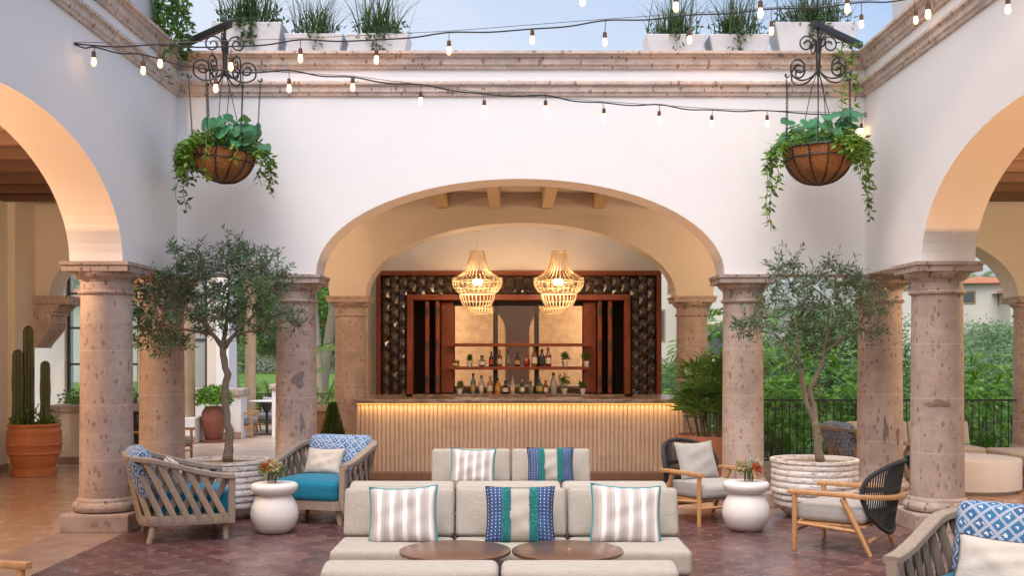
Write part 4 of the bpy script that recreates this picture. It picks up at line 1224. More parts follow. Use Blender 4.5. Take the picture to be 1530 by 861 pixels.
# cactus pot on the left
ct=thing('cactus_pot','large ribbed terracotta pot with cactus columns against the left wall','plant pot',(-6.80,15.12,0))
mb=MB(); mb.lathe([(.25,.0),(.30,.005),(.305,.10),(.27,.12)],40); mb.build('saucer',M['terra'],ct,smooth=True,sharp=40)
mb=MB(); mb.lathe([(.22,.10),(.27,.12),(.315,.22),(.335,.30),(.355,.31),(.36,.325),(.35,.34),(.36,.42),(.37,.43),(.375,.445),(.36,.46),(.36,.54),(.355,.60),(.36,.61),(.36,.63),(.345,.645),(.335,.68),(.345,.69),(.355,.715),(.345,.735),(.31,.735),(.30,.68)],48,cap=False); mb.build('pot_wall',M['terra'],ct,smooth=True,sharp=40)
mb=MB(); mb.lathe([(.001,.70),(.31,.70)],24,cap=False); mb.build('soil',M['soil'],ct)
def cactus(x,y,r,h,label):
    t=thing('column_cactus',label,'cactus',(x,y,.70),0,'column cacti in the terracotta pot')
    mb=MB(); prof=[(r*.8,0)]+[(r*(.95+.05*math.sin(i)),h*i/14) for i in range(1,13)]+[(r*.85,h*.955),(r*.55,h*.985),(r*.15,h)]
    mb.lathe(prof,48,fr=lambda a:1+.20*math.cos(6*a)); mb.build('stem',M['cactus'],t,smooth=True,sharp=0)
cactus(-6.90,15.15,.072,1.42,'tallest column cactus in the terracotta pot'); cactus(-6.99,15.02,.072,1.08,'second tall column cactus at the left of the terracotta pot'); cactus(-6.63,15.08,.066,.92,'shorter column cactus at the right of the terracotta pot')
ug=thing('underplanting','small leafy plants round the foot of the cacti','plant',(-6.8,15.12,.69))
mb=MB()
for k in range(500):
    a=random.random()*6.28; r=.30*random.random()**.5; p=Vector((math.cos(a)*r,math.sin(a)*r,random.random()*.14+(.18*random.random() if abs(r*math.cos(a)-.05)<.12 else 0)))
    d=Vector((math.cos(a)*.8,math.sin(a)*.8,random.gauss(.3,.6))).normalized(); mb.quad(p,d,d.orthogonal().normalized(),.06,.025)
mb.build('foliage',M['mid'],ug)
# red vase on the terrace
rv=thing('tall_vase','tall rust red vase with a leafy bush on the far terrace','plant pot',(-5.92,20.95,0))
mb=MB(); mb.lathe([(.23,0),(.235,.04),(.15,.045),(.165,.07),(.235,.38),(.24,.48),(.215,.60),(.16,.68),(.155,.70),(.13,.70)],36); mb.build('vase_body',M['terra_dark'],rv,smooth=True,sharp=45)
bu=thing('leafy_bush','bright green bush growing from the tall red vase','plant',(-5.92,20.95,.69))
mb=MB()
for k in range(1100):
    th=random.random()*6.28; ph=math.acos(random.uniform(-.35,1)); r=.36*random.random()**.4
    p=Vector((math.cos(th)*math.sin(ph)*r,math.sin(th)*math.sin(ph)*r,.12+math.cos(ph)*r*.85)); d=Vector((random.gauss(0,1),random.gauss(0,1),random.gauss(.3,.7))).normalized()
    mb.quad(p,d,d.orthogonal().normalized(),.085,.045)
mb.build('foliage',M['green'],bu)
# fan palm bowl right of the bar
pb=thing('terracotta_bowl','wide terracotta planter bowl behind the rope chair right of the bar','plant pot',(2.5,13.5,0))
mb=MB(); mb.lathe([(.30,0),(.34,.01),(.43,.30),(.47,.55),(.49,.66),(.49,.70),(.46,.70),(.45,.64)],44,cap=False); mb.build('bowl',M['terra'],pb,smooth=True,sharp=40)
mb=MB(); mb.lathe([(.001,.66),(.455,.66)],24,cap=False); mb.build('soil',M['soil'],pb)
fp=thing('lady_palm','dense dark lady palm with fan leaves right of the bar','palm',(2.36,13.45,.66))
ms=MB(); ml=MB()
for k in range(30):
    a=random.random()*6.28; r=.26*random.random()**.5; b=Vector((.1+math.cos(a)*r,math.sin(a)*r,0)); h=random.uniform(.45,1.2)
    lean=Vector((math.cos(a)*.20*random.random()-.03,math.sin(a)*.2*random.random(),0)); tip=b+lean*h+Vector((0,0,h*.85))
    ms.tube([b,b.lerp(tip,.5)+lean*.05,tip],[.010,.009,.007],6)
    for q in range(4):
        f=random.uniform(.4,1.0); p0=b.lerp(tip,f); aa=a+random.gauss(0,1.1); pd=Vector((math.cos(aa)*.8,math.sin(aa)*.8,random.uniform(.5,1.7))).normalized(); p1=p0+pd*random.uniform(.10,.22)
        ms.tube([p0,p1],[.004,.003],4)
        side=pd.cross(Vector((0,0,1))).normalized(); upv=side.cross(pd).normalized()
        for j in range(8):
            e=(j-3.5)/3.5*1.35; d=(pd*math.cos(e)+side*math.sin(e)-Vector((0,0,.12))*random.random()).normalized(); s=d.cross(upv).normalized()
            L=random.uniform(.20,.31); p=p1; 
            for (f0,f1,w0,w1) in ((0,.5,.008,.017),(.5,1,.017,.004)):
                bb_=len(ml.v); dr=Vector((0,0,-.14*L))
                A=p+d*L*f0+dr*f0*f0; B=p+d*L*f1+dr*f1*f1
                ml.v+= [tuple(A-s*w0),tuple(A+s*w0),tuple(B+s*w1),tuple(B-s*w1)]; ml.face((bb_,bb_+1,bb_+2,bb_+3))
ms.build('stems',M['palmstem'],fp,smooth=True); ml.build('fronds',M['fanleaf'],fp)
# little conifer left of the bar
cp=thing('clay_pot','low clay pot with a small conifer beside the left bar column','plant pot',(-2.66,15.55,0))
mb=MB(); mb.lathe([(.14,0),(.19,.30),(.21,.42),(.21,.46),(.18,.46),(.17,.42)],28); mb.build('pot_wall',M['terra_dark'],cp,smooth=True,sharp=40)
cs=thing('small_conifer','small dark green conifer shrub left of the bar counter','shrub',(-2.66,15.55,.45))
mb=MB()
for k in range(1500):
    z=random.random()**1.2*.52; r=(.19*(1-z/.62))*random.random()**.5; a=random.random()*6.28
    d=Vector((math.cos(a)*.5,math.sin(a)*.5,1)).normalized(); p=Vector((math.cos(a)*r,math.sin(a)*r,z)); mb.quad(p,d,d.orthogonal().normalized(),.07,.012)
mb.build('foliage',M['deep'],cs)

# ================================================================== RIGHT TERRACE
dt=thing('drum_table','broad white drum table on the right terrace','table',(5.66,13.5,0))
mb=MB(); mb.lathe([(.58,0),(.58,.035),(.60,.04)],56); mb.build('foot',M['cream'],dt,smooth=True,sharp=30)
mb=MB(); mb.lathe([(.645,.04),(.655,.05),(.655,.40),(.648,.412),(.63,.415)],56); mb.build('drum',M['whitecer'],dt,smooth=True,sharp=35)
sofa((5.62,15.25,0),0,2,.88,'cream terrace sofa with a red timber base behind the white drum table','cream','terrace_sofa','mahog2')
sofa((7.0,14.0,0),R(-90),2,.85,'cream terrace sofa with a red timber base cut by the right frame edge','cream','terrace_sofa','mahog2')
def railing(name,label,x0,x1,y,h,z0=.0,pitch=.112):
    t=thing(name,label,'railing',(x0,y,z0))
    L=x1-x0
    mb=MB(); mb.b2(0,L,-.025,.025,h-.028,h); mb.build('top_rail',M['iron'],t,bevel=.006,seg=1)
    mb=MB(); mb.b2(0,L,-.015,.015,.07,.095); mb.build('bottom_rail',M['iron'],t)
    A=MB(); A.tube([(0,0,.08),(0,0,h-.03)],.0085,6)
    B=MB(); B.tube([(0,0,.08),(0,0,h-.155)],.0085,6)
    pts=[]
    for i in range(34):
        a=-PI/2+i/33*2*PI*1.55; r=.058*(1-.68*i/33); pts.append((r*math.cos(a)+.0,0,h-.092+r*math.sin(a)))
    B.tube(pts,.0075,5); B.lathe([(.001,h-.11),(.016,h-.10),(.016,h-.085),(.001,h-.075)],8)
    n=int(L/pitch); mA=mB=None
    for k in range(1,n):
        x=L*k/n
        if k%2: 
            if mA is None: o=A.build('baluster',M['iron'],t,smooth=True); mA=o
            else: o=mA.copy(); COL.objects.link(o); o.parent=t
        else:
            if mB is None: o=B.build('scroll_baluster',M['iron'],t,smooth=True); mB=o
            else: o=mB.copy(); COL.objects.link(o); o.parent=t
        o.location=(x,0,0)
    return t
railing('iron_railing','black wrought iron railing with scrolls along the right terrace edge',2.98,7.70,16.5,1.02)
railing('iron_railing','black iron railing behind the far left terrace chairs',-6.4,-3.7,25.4,.80)
# ================================================================== OLIVE TREES
def olive(name,label,base,stems,clumps,Yc,seed,dens=1.0):
    random.seed(seed)
    t=thing(name,label,'olive tree',base)
    B=Vector(base); mw=MB(); ml=MB()
    P=lambda px,py,dy=0: at(px,py,Yc+dy)-B
    ends=[]
    for st in stems:
        pts=[P(a,b,c) for a,b,c,_ in st]; rr=[r for *_,r in st]
        # smooth
        q=[];r2=[]
        for i in range(len(pts)-1):
            for k in range(4):
                f=k/4; q.append(pts[i].lerp(pts[i+1],f)+Vector((random.gauss(0,.006),random.gauss(0,.006),0))); r2.append((rr[i]+(rr[i+1]-rr[i])*f)*random.uniform(.93,1.07))
        q.append(pts[-1]); r2.append(rr[-1]); mw.tube(q,r2,9); ends+= [(p,r) for p,r in zip(q[len(q)//2:],r2[len(q)//2:])]
    for (px,py,rad,n) in clumps:
        rm=rad/F*Yc
        for rep in range(1):
            dy=random.uniform(-.35,.35); c=P(px,py,dy)
            src=min(ends,key=lambda e:(e[0]-c).length*(1+.6*random.random()))
            mid=src[0].lerp(c,.5)+Vector((random.gauss(0,.04),random.gauss(0,.04),-.04))
            mw.tube([src[0],mid,c],[min(src[1]*.7,.014),.008,.004],6)
            ends.append((mid,.008))
        n=int(n*dens)
        for k in range(n):
            d=Vector((random.gauss(0,1),random.gauss(0,1),random.gauss(0,1))).normalized()*rm*random.random()**.45
            d.y*=1.15+.5*(rm<.2)
            p=c+d; dirn=(d.normalized()*.8+Vector((random.gauss(0,.5),random.gauss(0,.5),random.gauss(.25,.5)))).normalized()
            L=random.uniform(.13,.27); p0=p-dirn*L*.5
            if k%3==0: mw.tube([c.lerp(p0,.2),p0,p0+dirn*L],[.0035,.003,.0015],4)
            else: mw.tube([p0,p0+dirn*L],[.0022,.0012],3)
            s=dirn.orthogonal().normalized(); s2=dirn.cross(s)
            m=random.randint(9,14)
            for j in range(m):
                f=(j+.5)/m; a=(j%2)*PI+(j//2)*1.57+random.gauss(0,.4)
                o=s*math.cos(a)+s2*math.sin(a)
                ld=(dirn*.75+o*.85+Vector((0,0,random.gauss(0,.15)))).normalized(); w=ld.cross(o).normalized()
                if random.random()<.5: w=(w+o*random.gauss(0,.6)).normalized()
                ml.quad(p0+dirn*L*f,ld,w,random.uniform(.05,.085),random.uniform(.014,.021))
    mw.build('trunk',M['bark'],t,smooth=True,sharp=0); ml.build('crown',M['olive'],t)
    return t
olive('olive_tree','olive tree with a dense wide crown in the left whitewashed pot',(-3.02,11.22,.56),
 [[(341,690,0,.055),(342,655,0,.042),(337,610,0,.040),(338,560,0,.036),(333,520,0,.034)],[(333,522,0,.03),(312,490,-.1,.02),(285,465,-.15,.014),(262,450,-.1,.01)],
  [(333,522,0,.028),(338,480,.1,.02),(342,430,.1,.014),(338,390,0,.009)],[(334,520,0,.028),(358,492,0,.02),(385,465,.1,.013),(405,440,.1,.009)],[(320,500,0,.016),(260,490,.1,.011),(225,480,0,.008)],[(350,500,0,.014),(400,490,-.1,.010),(430,480,0,.006)]],
 [(222,492,26,30),(205,510,14,9),(235,455,38,62),(280,435,46,88),(330,440,44,80),(385,430,38,66),(300,398,26,38),(290,372,13,9),(338,385,20,20),(341,360,12,9),(375,385,24,28),(398,380,14,11),(422,405,14,10),(415,425,22,22),(432,468,20,18),(444,482,12,8),(400,478,30,40),(255,500,34,48),(225,430,24,24),(355,480,30,34),(300,478,30,34),(270,395,18,16),(258,372,11,7),(325,470,26,24),(365,415,30,36),(250,520,18,13),(405,350+40,10,6),(357,372,12,9),(245,415,20,18),(200,470,14,9)],11.22,11,.80)
olive('olive_tree','olive tree with a thinner greyish crown and twin stems in the right whitewashed pot',(3.135,11.25,.56),
 [[(1224,690,0,.05),(1222,655,0,.042),(1218,630,0,.036)],[(1221,640,0,.032),(1206,605,0,.026),(1199,570,0,.022),(1194,520,0,.016),(1186,470,0,.010)],
  [(1221,650,0,.034),(1215,610,.1,.028),(1212,580,.1,.024),(1228,545,.1,.020),(1236,500,.1,.014),(1240,450,0,.009)],[(1230,530,.1,.014),(1265,500,.1,.011),(1300,478,0,.007)],[(1196,540,0,.013),(1160,500,-.1,.009),(1120,492,0,.006)]],
 [(1105,492,16,14),(1128,480,26,32),(1152,462,24,24),(1165,398,17,16),(1185,388,14,12),(1180,425,28,36),(1215,420,26,30),(1246,402,17,16),(1238,388,10,6),(1276,405,15,12),(1262,425,26,28),(1232,455,40,58),(1190,480,36,48),(1270,465,36,50),(1303,450,24,24),(1295,488,22,20),(1318,470,13,9),(1165,510,20,18),(1190,540,18,14),(1240,500,30,32),(1150,440,18,13),(1295,425,16,12),(1215,520,18,14),(1200,455,26,28)],11.25,23,.66)

# ================================================================== HANGING BASKETS
def hang(px,corner,ctr,rim,rbas,tilt,seed,label,blabel,vines):
    "wrought iron bracket in the wall corner, with a chained coir basket below it"
    random.seed(seed)
    cx_,cy_=ctr
    br=thing('scroll_bracket',blabel,'bracket',(cx_,cy_,0))
    cor=Vector((corner[0]-cx_,corner[1]-cy_,5.13)); end=Vector((0,0,5.15)); dr=(end-cor); dr.z=0; dr.normalize()
    mb=MB(); mb.tube([cor,end+dr*.10],1,flat=(.03,.035),up=(0,0,1)); mb.build('beam',M['iron'],br)
    mb=MB(); mb.tube([(0,0,5.14),(0,0,4.62)],.014,8); mb.tube([(0,0,4.98),(0,0,4.70)],.026,8); mb.build('stem',M['iron'],br,smooth=True)
    def scroll(c,r0,a0,turns,sgn,ax,n=30):
        o=[]
        for i in range(n):
            f=i/(n-1); a=a0+sgn*f*turns*2*PI; r=r0*(1-.78*f)
            o.append(c+ax*(r*math.cos(a))+Vector((0,0,r*math.sin(a))))
        return o
    n=6; hooks=[]
    for k in range(n):
        a=2*PI*k/n+.25; ax=Vector((math.cos(a),math.sin(a),0))
        mb=MB()
        # lower arm: from stem foot down, out and up into a scroll with a hook
        arm=[Vector((0,0,4.76)),Vector((0,0,4.66))+ax*.03,Vector((0,0,4.585))+ax*.12,Vector((0,0,4.57))+ax*.22,Vector((0,0,4.62))+ax*.305,Vector((0,0,4.70))+ax*.315]
        sm=[]
        for i in range(len(arm)-1):
            p0,p1,p2,p3=arm[max(0,i-1)],arm[i],arm[i+1],arm[min(len(arm)-1,i+2)]
            for j in range(5):
                f=j/5; sm.append(.5*((2*p1)+(-p0+p2)*f+(2*p0-5*p1+4*p2-p3)*f*f+(-p0+3*p1-3*p2+p3)*f**3))
        mb.tube(sm+scroll(Vector((0,0,4.70))+ax*.225,.092,0,1.4,1,ax),.0095,6)
        hk=Vector((0,0,4.61))+ax*.33
        mb.tube(scroll(hk+ax*.035,.032,PI,.75,1,ax,14),.007,5)
        hooks.append(hk+ax*.035)
        mb.build('lower_scroll',M['iron'],br,smooth=True)
    for k in range(4):
        a=2*PI*k/4+.1; ax=Vector((math.cos(a),math.sin(a),0))
        mb=MB(); mb.tube([Vector((0,0,4.80)),Vector((0,0,4.90))+ax*.03]+scroll(Vector((0,0,4.955))+ax*.125,.095,PI,1.5,-1,ax),.0085,6); mb.build('upper_scroll',M['iron'],br,smooth=True)
    # basket
    t=thing('hanging_basket',label,'hanging basket',(cx_,cy_,0))
    Tl=Matrix.Translation((0,0,rim))@Matrix.Rotation(R(tilt),4,'Y')
    def br_(f): return rbas*math.sin(math.acos(max(0,min(1,1-f)))) if False else rbas*math.sqrt(max(0,1-(1-f)**2.2))
    D=rbas*1.06
    prof=[(max(.01,br_(i/14)),-D*(1-i/14)) for i in range(15)]
    mb=MB(); mb.lathe(prof,44,Tl,cap=False,fr=lambda a:1+.018*math.sin(7*a)+.012*math.sin(17*a+1)); 
    mb.build('coir_liner',M['coir'],t,smooth=True,sharp=0)
    mb=MB()
    for rr,z in ((rbas*1.02,0),(rbas*.985,-D*.28)): mb.tube([Tl@Vector((rr*math.cos(2*PI*k/40),rr*math.sin(2*PI*k/40),z)) for k in range(40)],.013 if z==0 else .009,6,closed=True)
    for k in range(12):
        a=2*PI*k/12; mb.tube([Tl@Vector((r*1.02*math.cos(a),r*1.02*math.sin(a),z)) for r,z in prof],.008,5)
    mb.build('wire_frame',M['iron'],t,smooth=True)
    for k in range(n):
        a=2*PI*k/n+.25; p1=Tl@Vector((rbas*1.02*math.cos(a),rbas*1.02*math.sin(a),0)); p0=hooks[k]
        mb=MB(); L=(p1-p0).length; m=int(L/.026); dv=(p1-p0).normalized(); s=dv.orthogonal().normalized(); s2=dv.cross(s)
        for i in range(m):
            c_=p0+dv*(L*(i+.5)/m); q=s if i%2 else s2
            mb.tube([c_+dv*(.017*math.cos(b))+q*(.0075*math.sin(b)) for b in [2*PI*j/8 for j in range(8)]],.0032,4,closed=True)
        mb.build('chain',M['iron'],t)
    # drip hoses down the middle
    mb=MB()
    for q in range(3):
        x0=random.uniform(-.06,.06); pts=[Vector((0,0,4.7)),Vector((x0,.03*q,4.5)),Vector((x0*1.6+.05*math.sin(q*2),.03,4.2)),Tl@Vector((x0*3,0,.02))]; mb.tube(pts,.0045,5)
    mb.build('drip_hose',M['rope'],t,smooth=True)
    # planting
    ml=MB()
    def heart(c,d,w,L,mm):
        nrm=d.cross(w).normalized(); b=len(mm.v)
        sh=[(0,0),(-.16,.22),(-.12,.42),(.12,.5),(.45,.38),(.75,.2),(1,0)]
        mm.v.append(tuple(c)); 
        L1=[c+d*(L*a)+w*(L*e)+nrm*(.12*L*(abs(e)-.2)-.1*L*a*a) for a,e in sh[1:]]; L2=[c+d*(L*a)-w*(L*e)+nrm*(.12*L*(abs(e)-.2)-.1*L*a*a) for a,e in sh[1:-1]]
        m0=[c+d*(L*a)-nrm*(.1*L*a*a+.03*L) for a in (.25,.5,.75)]
        for p in L1+L2: mm.v.append(tuple(p))
        k1=len(L1)
        for i in range(k1-1): mm.face((b,b+1+i,b+2+i))
        l2=[b+1+k1+i for i in range(len(L2))]+[b+k1]
        for i in range(len(l2)-1): mm.face((b,l2[i+1],l2[i]))
    cal=MB()
    for k in range(46):
        a=random.random()*6.28; r=rbas*random.uniform(.1,.8); h=random.uniform(.08,.36)
        p=Tl@Vector((math.cos(a)*r+ (.12 if seed==1 else 0),math.sin(a)*r,0)); q=p+Vector((math.cos(a)*.06,math.sin(a)*.06,h)); ml.tube([p,q],[.004,.003],4)
        d=Vector((math.cos(a)*.7+random.gauss(0,.35),math.sin(a)*.5-.35,random.gauss(-.75,.4))).normalized(); w=d.cross(Vector((math.cos(a)*.3,math.sin(a)*.3-.7,.5))).normalized()
        w=(w+Vector((0,0,random.gauss(0,.25)))).normalized(); heart(q,d,w,random.uniform(.13,.19),cal)
    cal.build('caladium_leaves',M['caladium'],t)
    for k in range(900):
        a=random.random()*6.28; r=rbas*1.1*random.random()**.4; p=Tl@Vector((math.cos(a)*r,math.sin(a)*r,random.uniform(-.02,.16)))
        d=Vector((math.cos(a),math.sin(a),random.gauss(.0,.7))).normalized(); ml.quad(p,d,d.orthogonal().normalized(),random.uniform(.04,.075),random.uniform(.02,.034))
    for k in range(11):
        a=-PI/2+random.gauss(.6 if seed==2 else -.5,.6); r=rbas*random.uniform(.6,.95); p=Tl@Vector((math.cos(a)*r,math.sin(a)*r,random.uniform(.06,.14)))
        fl=MB(); fl.lathe([(.002,-.016),(.014,-.010),(.018,0),(.014,.010),(.002,.016)],8,Matrix.Translation(p)); fl.build('white_bud',M['whitecer'],t,smooth=True)
    for (a,L,nl) in vines:
        p=Tl@Vector((rbas*1.02*math.cos(a),rbas*1.02*math.sin(a),.03)); o=Vector((math.cos(a),math.sin(a),0))
        pts=[p,p+o*.07+Vector((0,0,.03))]; q=pts[-1]
        st=12; ph=random.random()*6
        for i in range(st):
            q=q+Vector((0,0,-L/st))+o*.03*math.exp(-i*.5)+Vector((math.sin(i*.9+ph)*.012,math.cos(i*.7+ph)*.012,0)); pts.append(q)
        ml.tube(pts,[.004]*len(pts),4)
        for i in range(nl):
            f=random.random()**.9*(len(pts)-1.01); j=int(f); c_=pts[j].lerp(pts[j+1],f-j)
            b=random.random()*6.28; d=Vector((math.cos(b)*.8,math.sin(b)*.8,random.gauss(-.5,.35))).normalized(); w=d.cross(Vector((math.cos(b+.5),math.sin(b+.5),1))).normalized()
            ml.quad(c_+d*.015,d,w,random.uniform(.055,.095),random.uniform(.028,.046))
    ml.build('trailing_foliage',M['basketleaf'],t)
    return t
vl=[]; random.seed(3)
for k in range(30): vl.append((PI+random.gauss(0,.75),random.uniform(.10,.42),random.randint(18,30)))
for k in range(9): vl.append((random.gauss(-.1,.5),random.uniform(.1,.38),random.randint(12,20)))
vl+= [(PI-.2,.68,34),(PI+.35,.62,30),(.1,.46,18)]
hang(337,(-3.70,11.84),(-3.045,11.2),3.83,.315,7,1,'coir hanging basket in the left corner, tilted, with pale bushy leaves on its left side','black scrolled iron bracket holding the left basket',vl)
vr=[]
for k in range(8): vr.append((PI+random.gauss(0,.4),random.uniform(.12,.35),random.randint(14,22)))
for k in range(14): vr.append((random.gauss(-.45,.45),random.uniform(.15,.5),random.randint(16,26)))
for k in range(7): vr.append((-1.0+random.gauss(0,.2),random.uniform(.12,.3),random.randint(14,20)))
vr+= [(PI+.15,.92,60),(PI-.1,.78,40),(PI+.4,.5,26),(.1,.70,40),(-.3,.85,34)]
hang(1222,(3.81,11.84),(3.16,11.2),3.86,.36,-2,2,'coir hanging basket in the right corner with long trailing vines','black scrolled iron bracket holding the right basket',vr)

# ================================================================== ROOF PLANTERS
def planter(loc,rz,w,d,h,label,blades,bl,seed,extra=0,glabel=None):
    random.seed(seed)
    t=thing('planter_box',label,'planter',loc,rz,'white planter boxes on the parapets')
    mb=MB(); a,b=w/2,d/2; k=.84
    V=[(-a*k,-b*k,0),(a*k,-b*k,0),(a*k,b*k,0),(-a*k,b*k,0),(-a,-b,h),(a,-b,h),(a,b,h),(-a,b,h),(-a+.03,-b+.03,h),(a-.03,-b+.03,h),(a-.03,b-.03,h),(-a+.03,b-.03,h),(-a+.03,-b+.03,h-.04),(a-.03,-b+.03,h-.04),(a-.03,b-.03,h-.04),(-a+.03,b-.03,h-.04)]
    mb.add(V,[(3,2,1,0),(0,1,5,4),(1,2,6,5),(2,3,7,6),(3,0,4,7),(4,5,9,8),(5,6,10,9),(6,7,11,10),(7,4,8,11),(8,9,13,12),(9,10,14,13),(10,11,15,14),(11,8,12,15)])
    mb.build('box',M['whitebox'],t,bevel=.008,seg=1)
    mb=MB(); mb.add([(-a+.02,-b+.02,h-.035),(a-.02,-b+.02,h-.035),(a-.02,b-.02,h-.035),(-a+.02,b-.02,h-.035)],[(0,1,2,3)]); mb.build('soil',M['soil'],t)
    g_=thing('spiky_grass',glabel or 'spiky grass','grass clump',(loc[0],loc[1],loc[2]+h-.04),rz,'grass clumps in the roof planters')
    mb=MB()
    blades=int(blades*1.7); bl*=1.2
    for i in range(blades):
        p=Vector((random.gauss(0,a*.30),random.gauss(0,b*.45),0)); an=random.random()*6.28; le=random.random()**.8*1.0
        L=bl*random.uniform(.55,1.15); hd=Vector((math.cos(an),math.sin(an),0)); w_=random.uniform(.006,.011); s=Vector((-hd.y,hd.x,0))
        prev=p; ang=PI/2-le*.55
        for q in range(4):
            nx_=prev+(hd*math.cos(ang)+Vector((0,0,1))*math.sin(ang))*(L/4); ang-=le*.28
            w0=w_*(1-q/4.3); w1=w_*(1-(q+1)/4.3); b_=len(mb.v)
            mb.v+=[tuple(prev-s*w0),tuple(prev+s*w0),tuple(nx_+s*w1),tuple(nx_-s*w1)]; mb.face((b_,b_+1,b_+2,b_+3)); prev=nx_
    for i in range(extra):
        e=random.random()*w*.9-w*.45; hangs=(int(e*9)%4==0); p=Vector((e,-b*(random.uniform(.98,1.12) if hangs else random.uniform(-.5,.95)),random.uniform(-.22,.1) if hangs else random.uniform(0,.22))); dd=Vector((random.gauss(0,1),-.4,random.gauss(0,.8))).normalized()
        mb.quad(p,dd,dd.orthogonal().normalized(),random.uniform(.05,.085),.035)
    mb.build('blades',M['blade'],g_)
    return t
ZP=5.065
def pl(px0,px1,ytop,Y,label,*a,**k):
    x0,x1=on(px0,Y-.2),on(px1,Y-.2); h=CAMH-(ytop-CY)/F*(Y-.2)-ZP
    planter(((x0+x1)/2,Y,ZP),0,x1-x0,.4,h,label,*a,**k)
pl(315,421,32,12.15,'tall white planter box at the left end of the back parapet',150,.62,1,260,glabel='tall spiky grass in the leftmost box of the back parapet')
pl(424,513,49,12.15,'low white planter box second from the left on the back parapet',120,.50,2,60,glabel='spiky grass in the second box from the left on the back parapet')
pl(517,611,49,12.15,'low white planter box third from the left, with a small vine at its side',130,.55,3,120,glabel='spiky grass with a vine in the third box from the left')
pl(965,1056,50,12.15,'low white planter box left of the trio at the right of the back parapet',130,.50,4,60,glabel='spiky grass in the left box of the right hand trio')
pl(1060,1152,50,12.15,'low white planter box in the middle of the trio on the back parapet',150,.52,5,110,glabel='spiky grass in the middle box of the right hand trio')
pl(1158,1284,32,12.15,'tall white planter box at the right end of the back parapet',170,.50,6,260,glabel='spiky grass in the tall box at the right end of the back parapet')
planter((-3.98,10.95,ZP),0,.36,.95,.55,'white planter box with a dark bush on the left parapet',60,.4,7,200,glabel='leafy grass in the box on the left parapet')
planter((4.11,10.75,ZP),0,.36,1.1,.62,'long white planter box on the right parapet by the corner',60,.45,8,60,glabel='leafy grass in the box on the right parapet')
planter((-3.98,9.6,ZP),0,.36,.9,.5,'white planter box further forward on the left parapet',70,.5,17,100,glabel='grass in the forward box on the left parapet')
# dark climber spilling over the left parapet
random.seed(12)
cl=thing('climbing_vine','dark leafy vine spilling over the left parapet corner','vine',(-3.72,11.45,5.07)); mb=MB()
for k in range(900):
    a=random.random()*6.28; r=.34*random.random()**.5; p=Vector((math.cos(a)*r*.7,math.sin(a)*r,random.gauss(.25,.24))); 
    if p.z<.02 and p.x>.1: p.z*=.5
    d=Vector((random.gauss(.4,.8),random.gauss(-.3,.8),random.gauss(-.4,.5))).normalized(); mb.quad(p,d,d.orthogonal().normalized(),random.uniform(.07,.11),random.uniform(.03,.045))
for q in range(8):
    x,y=random.uniform(-.1,.15),random.uniform(-.3,.35)
    mb.tube([(x,y,.0),(x*.5,y,.3),(x,y,.6)],.006,4)
mb.build('foliage',M['deep'],cl)
vn=thing('climbing_vine','thin green vine dropping from the right corner cornice beside the bracket','vine',(3.55,11.55,4.1)); mb=MB()
for s_ in range(5):
    x,y=random.uniform(-.14,.14),random.uniform(-.05,.1); L=random.uniform(.35,.85); pts=[Vector((x+.03*math.sin(i+s_),y,.97-L*i/8)) for i in range(9)]
    mb.tube(pts,.003,4)
    for k in range(26):
        c_=pts[random.randrange(9)]; b=random.random()*6.28; d=Vector((math.cos(b),math.sin(b),random.gauss(-.4,.4))).normalized(); mb.quad(c_,d,d.orthogonal().normalized(),random.uniform(.06,.10),.045)
mb.build('foliage',M['basketleaf'],vn)

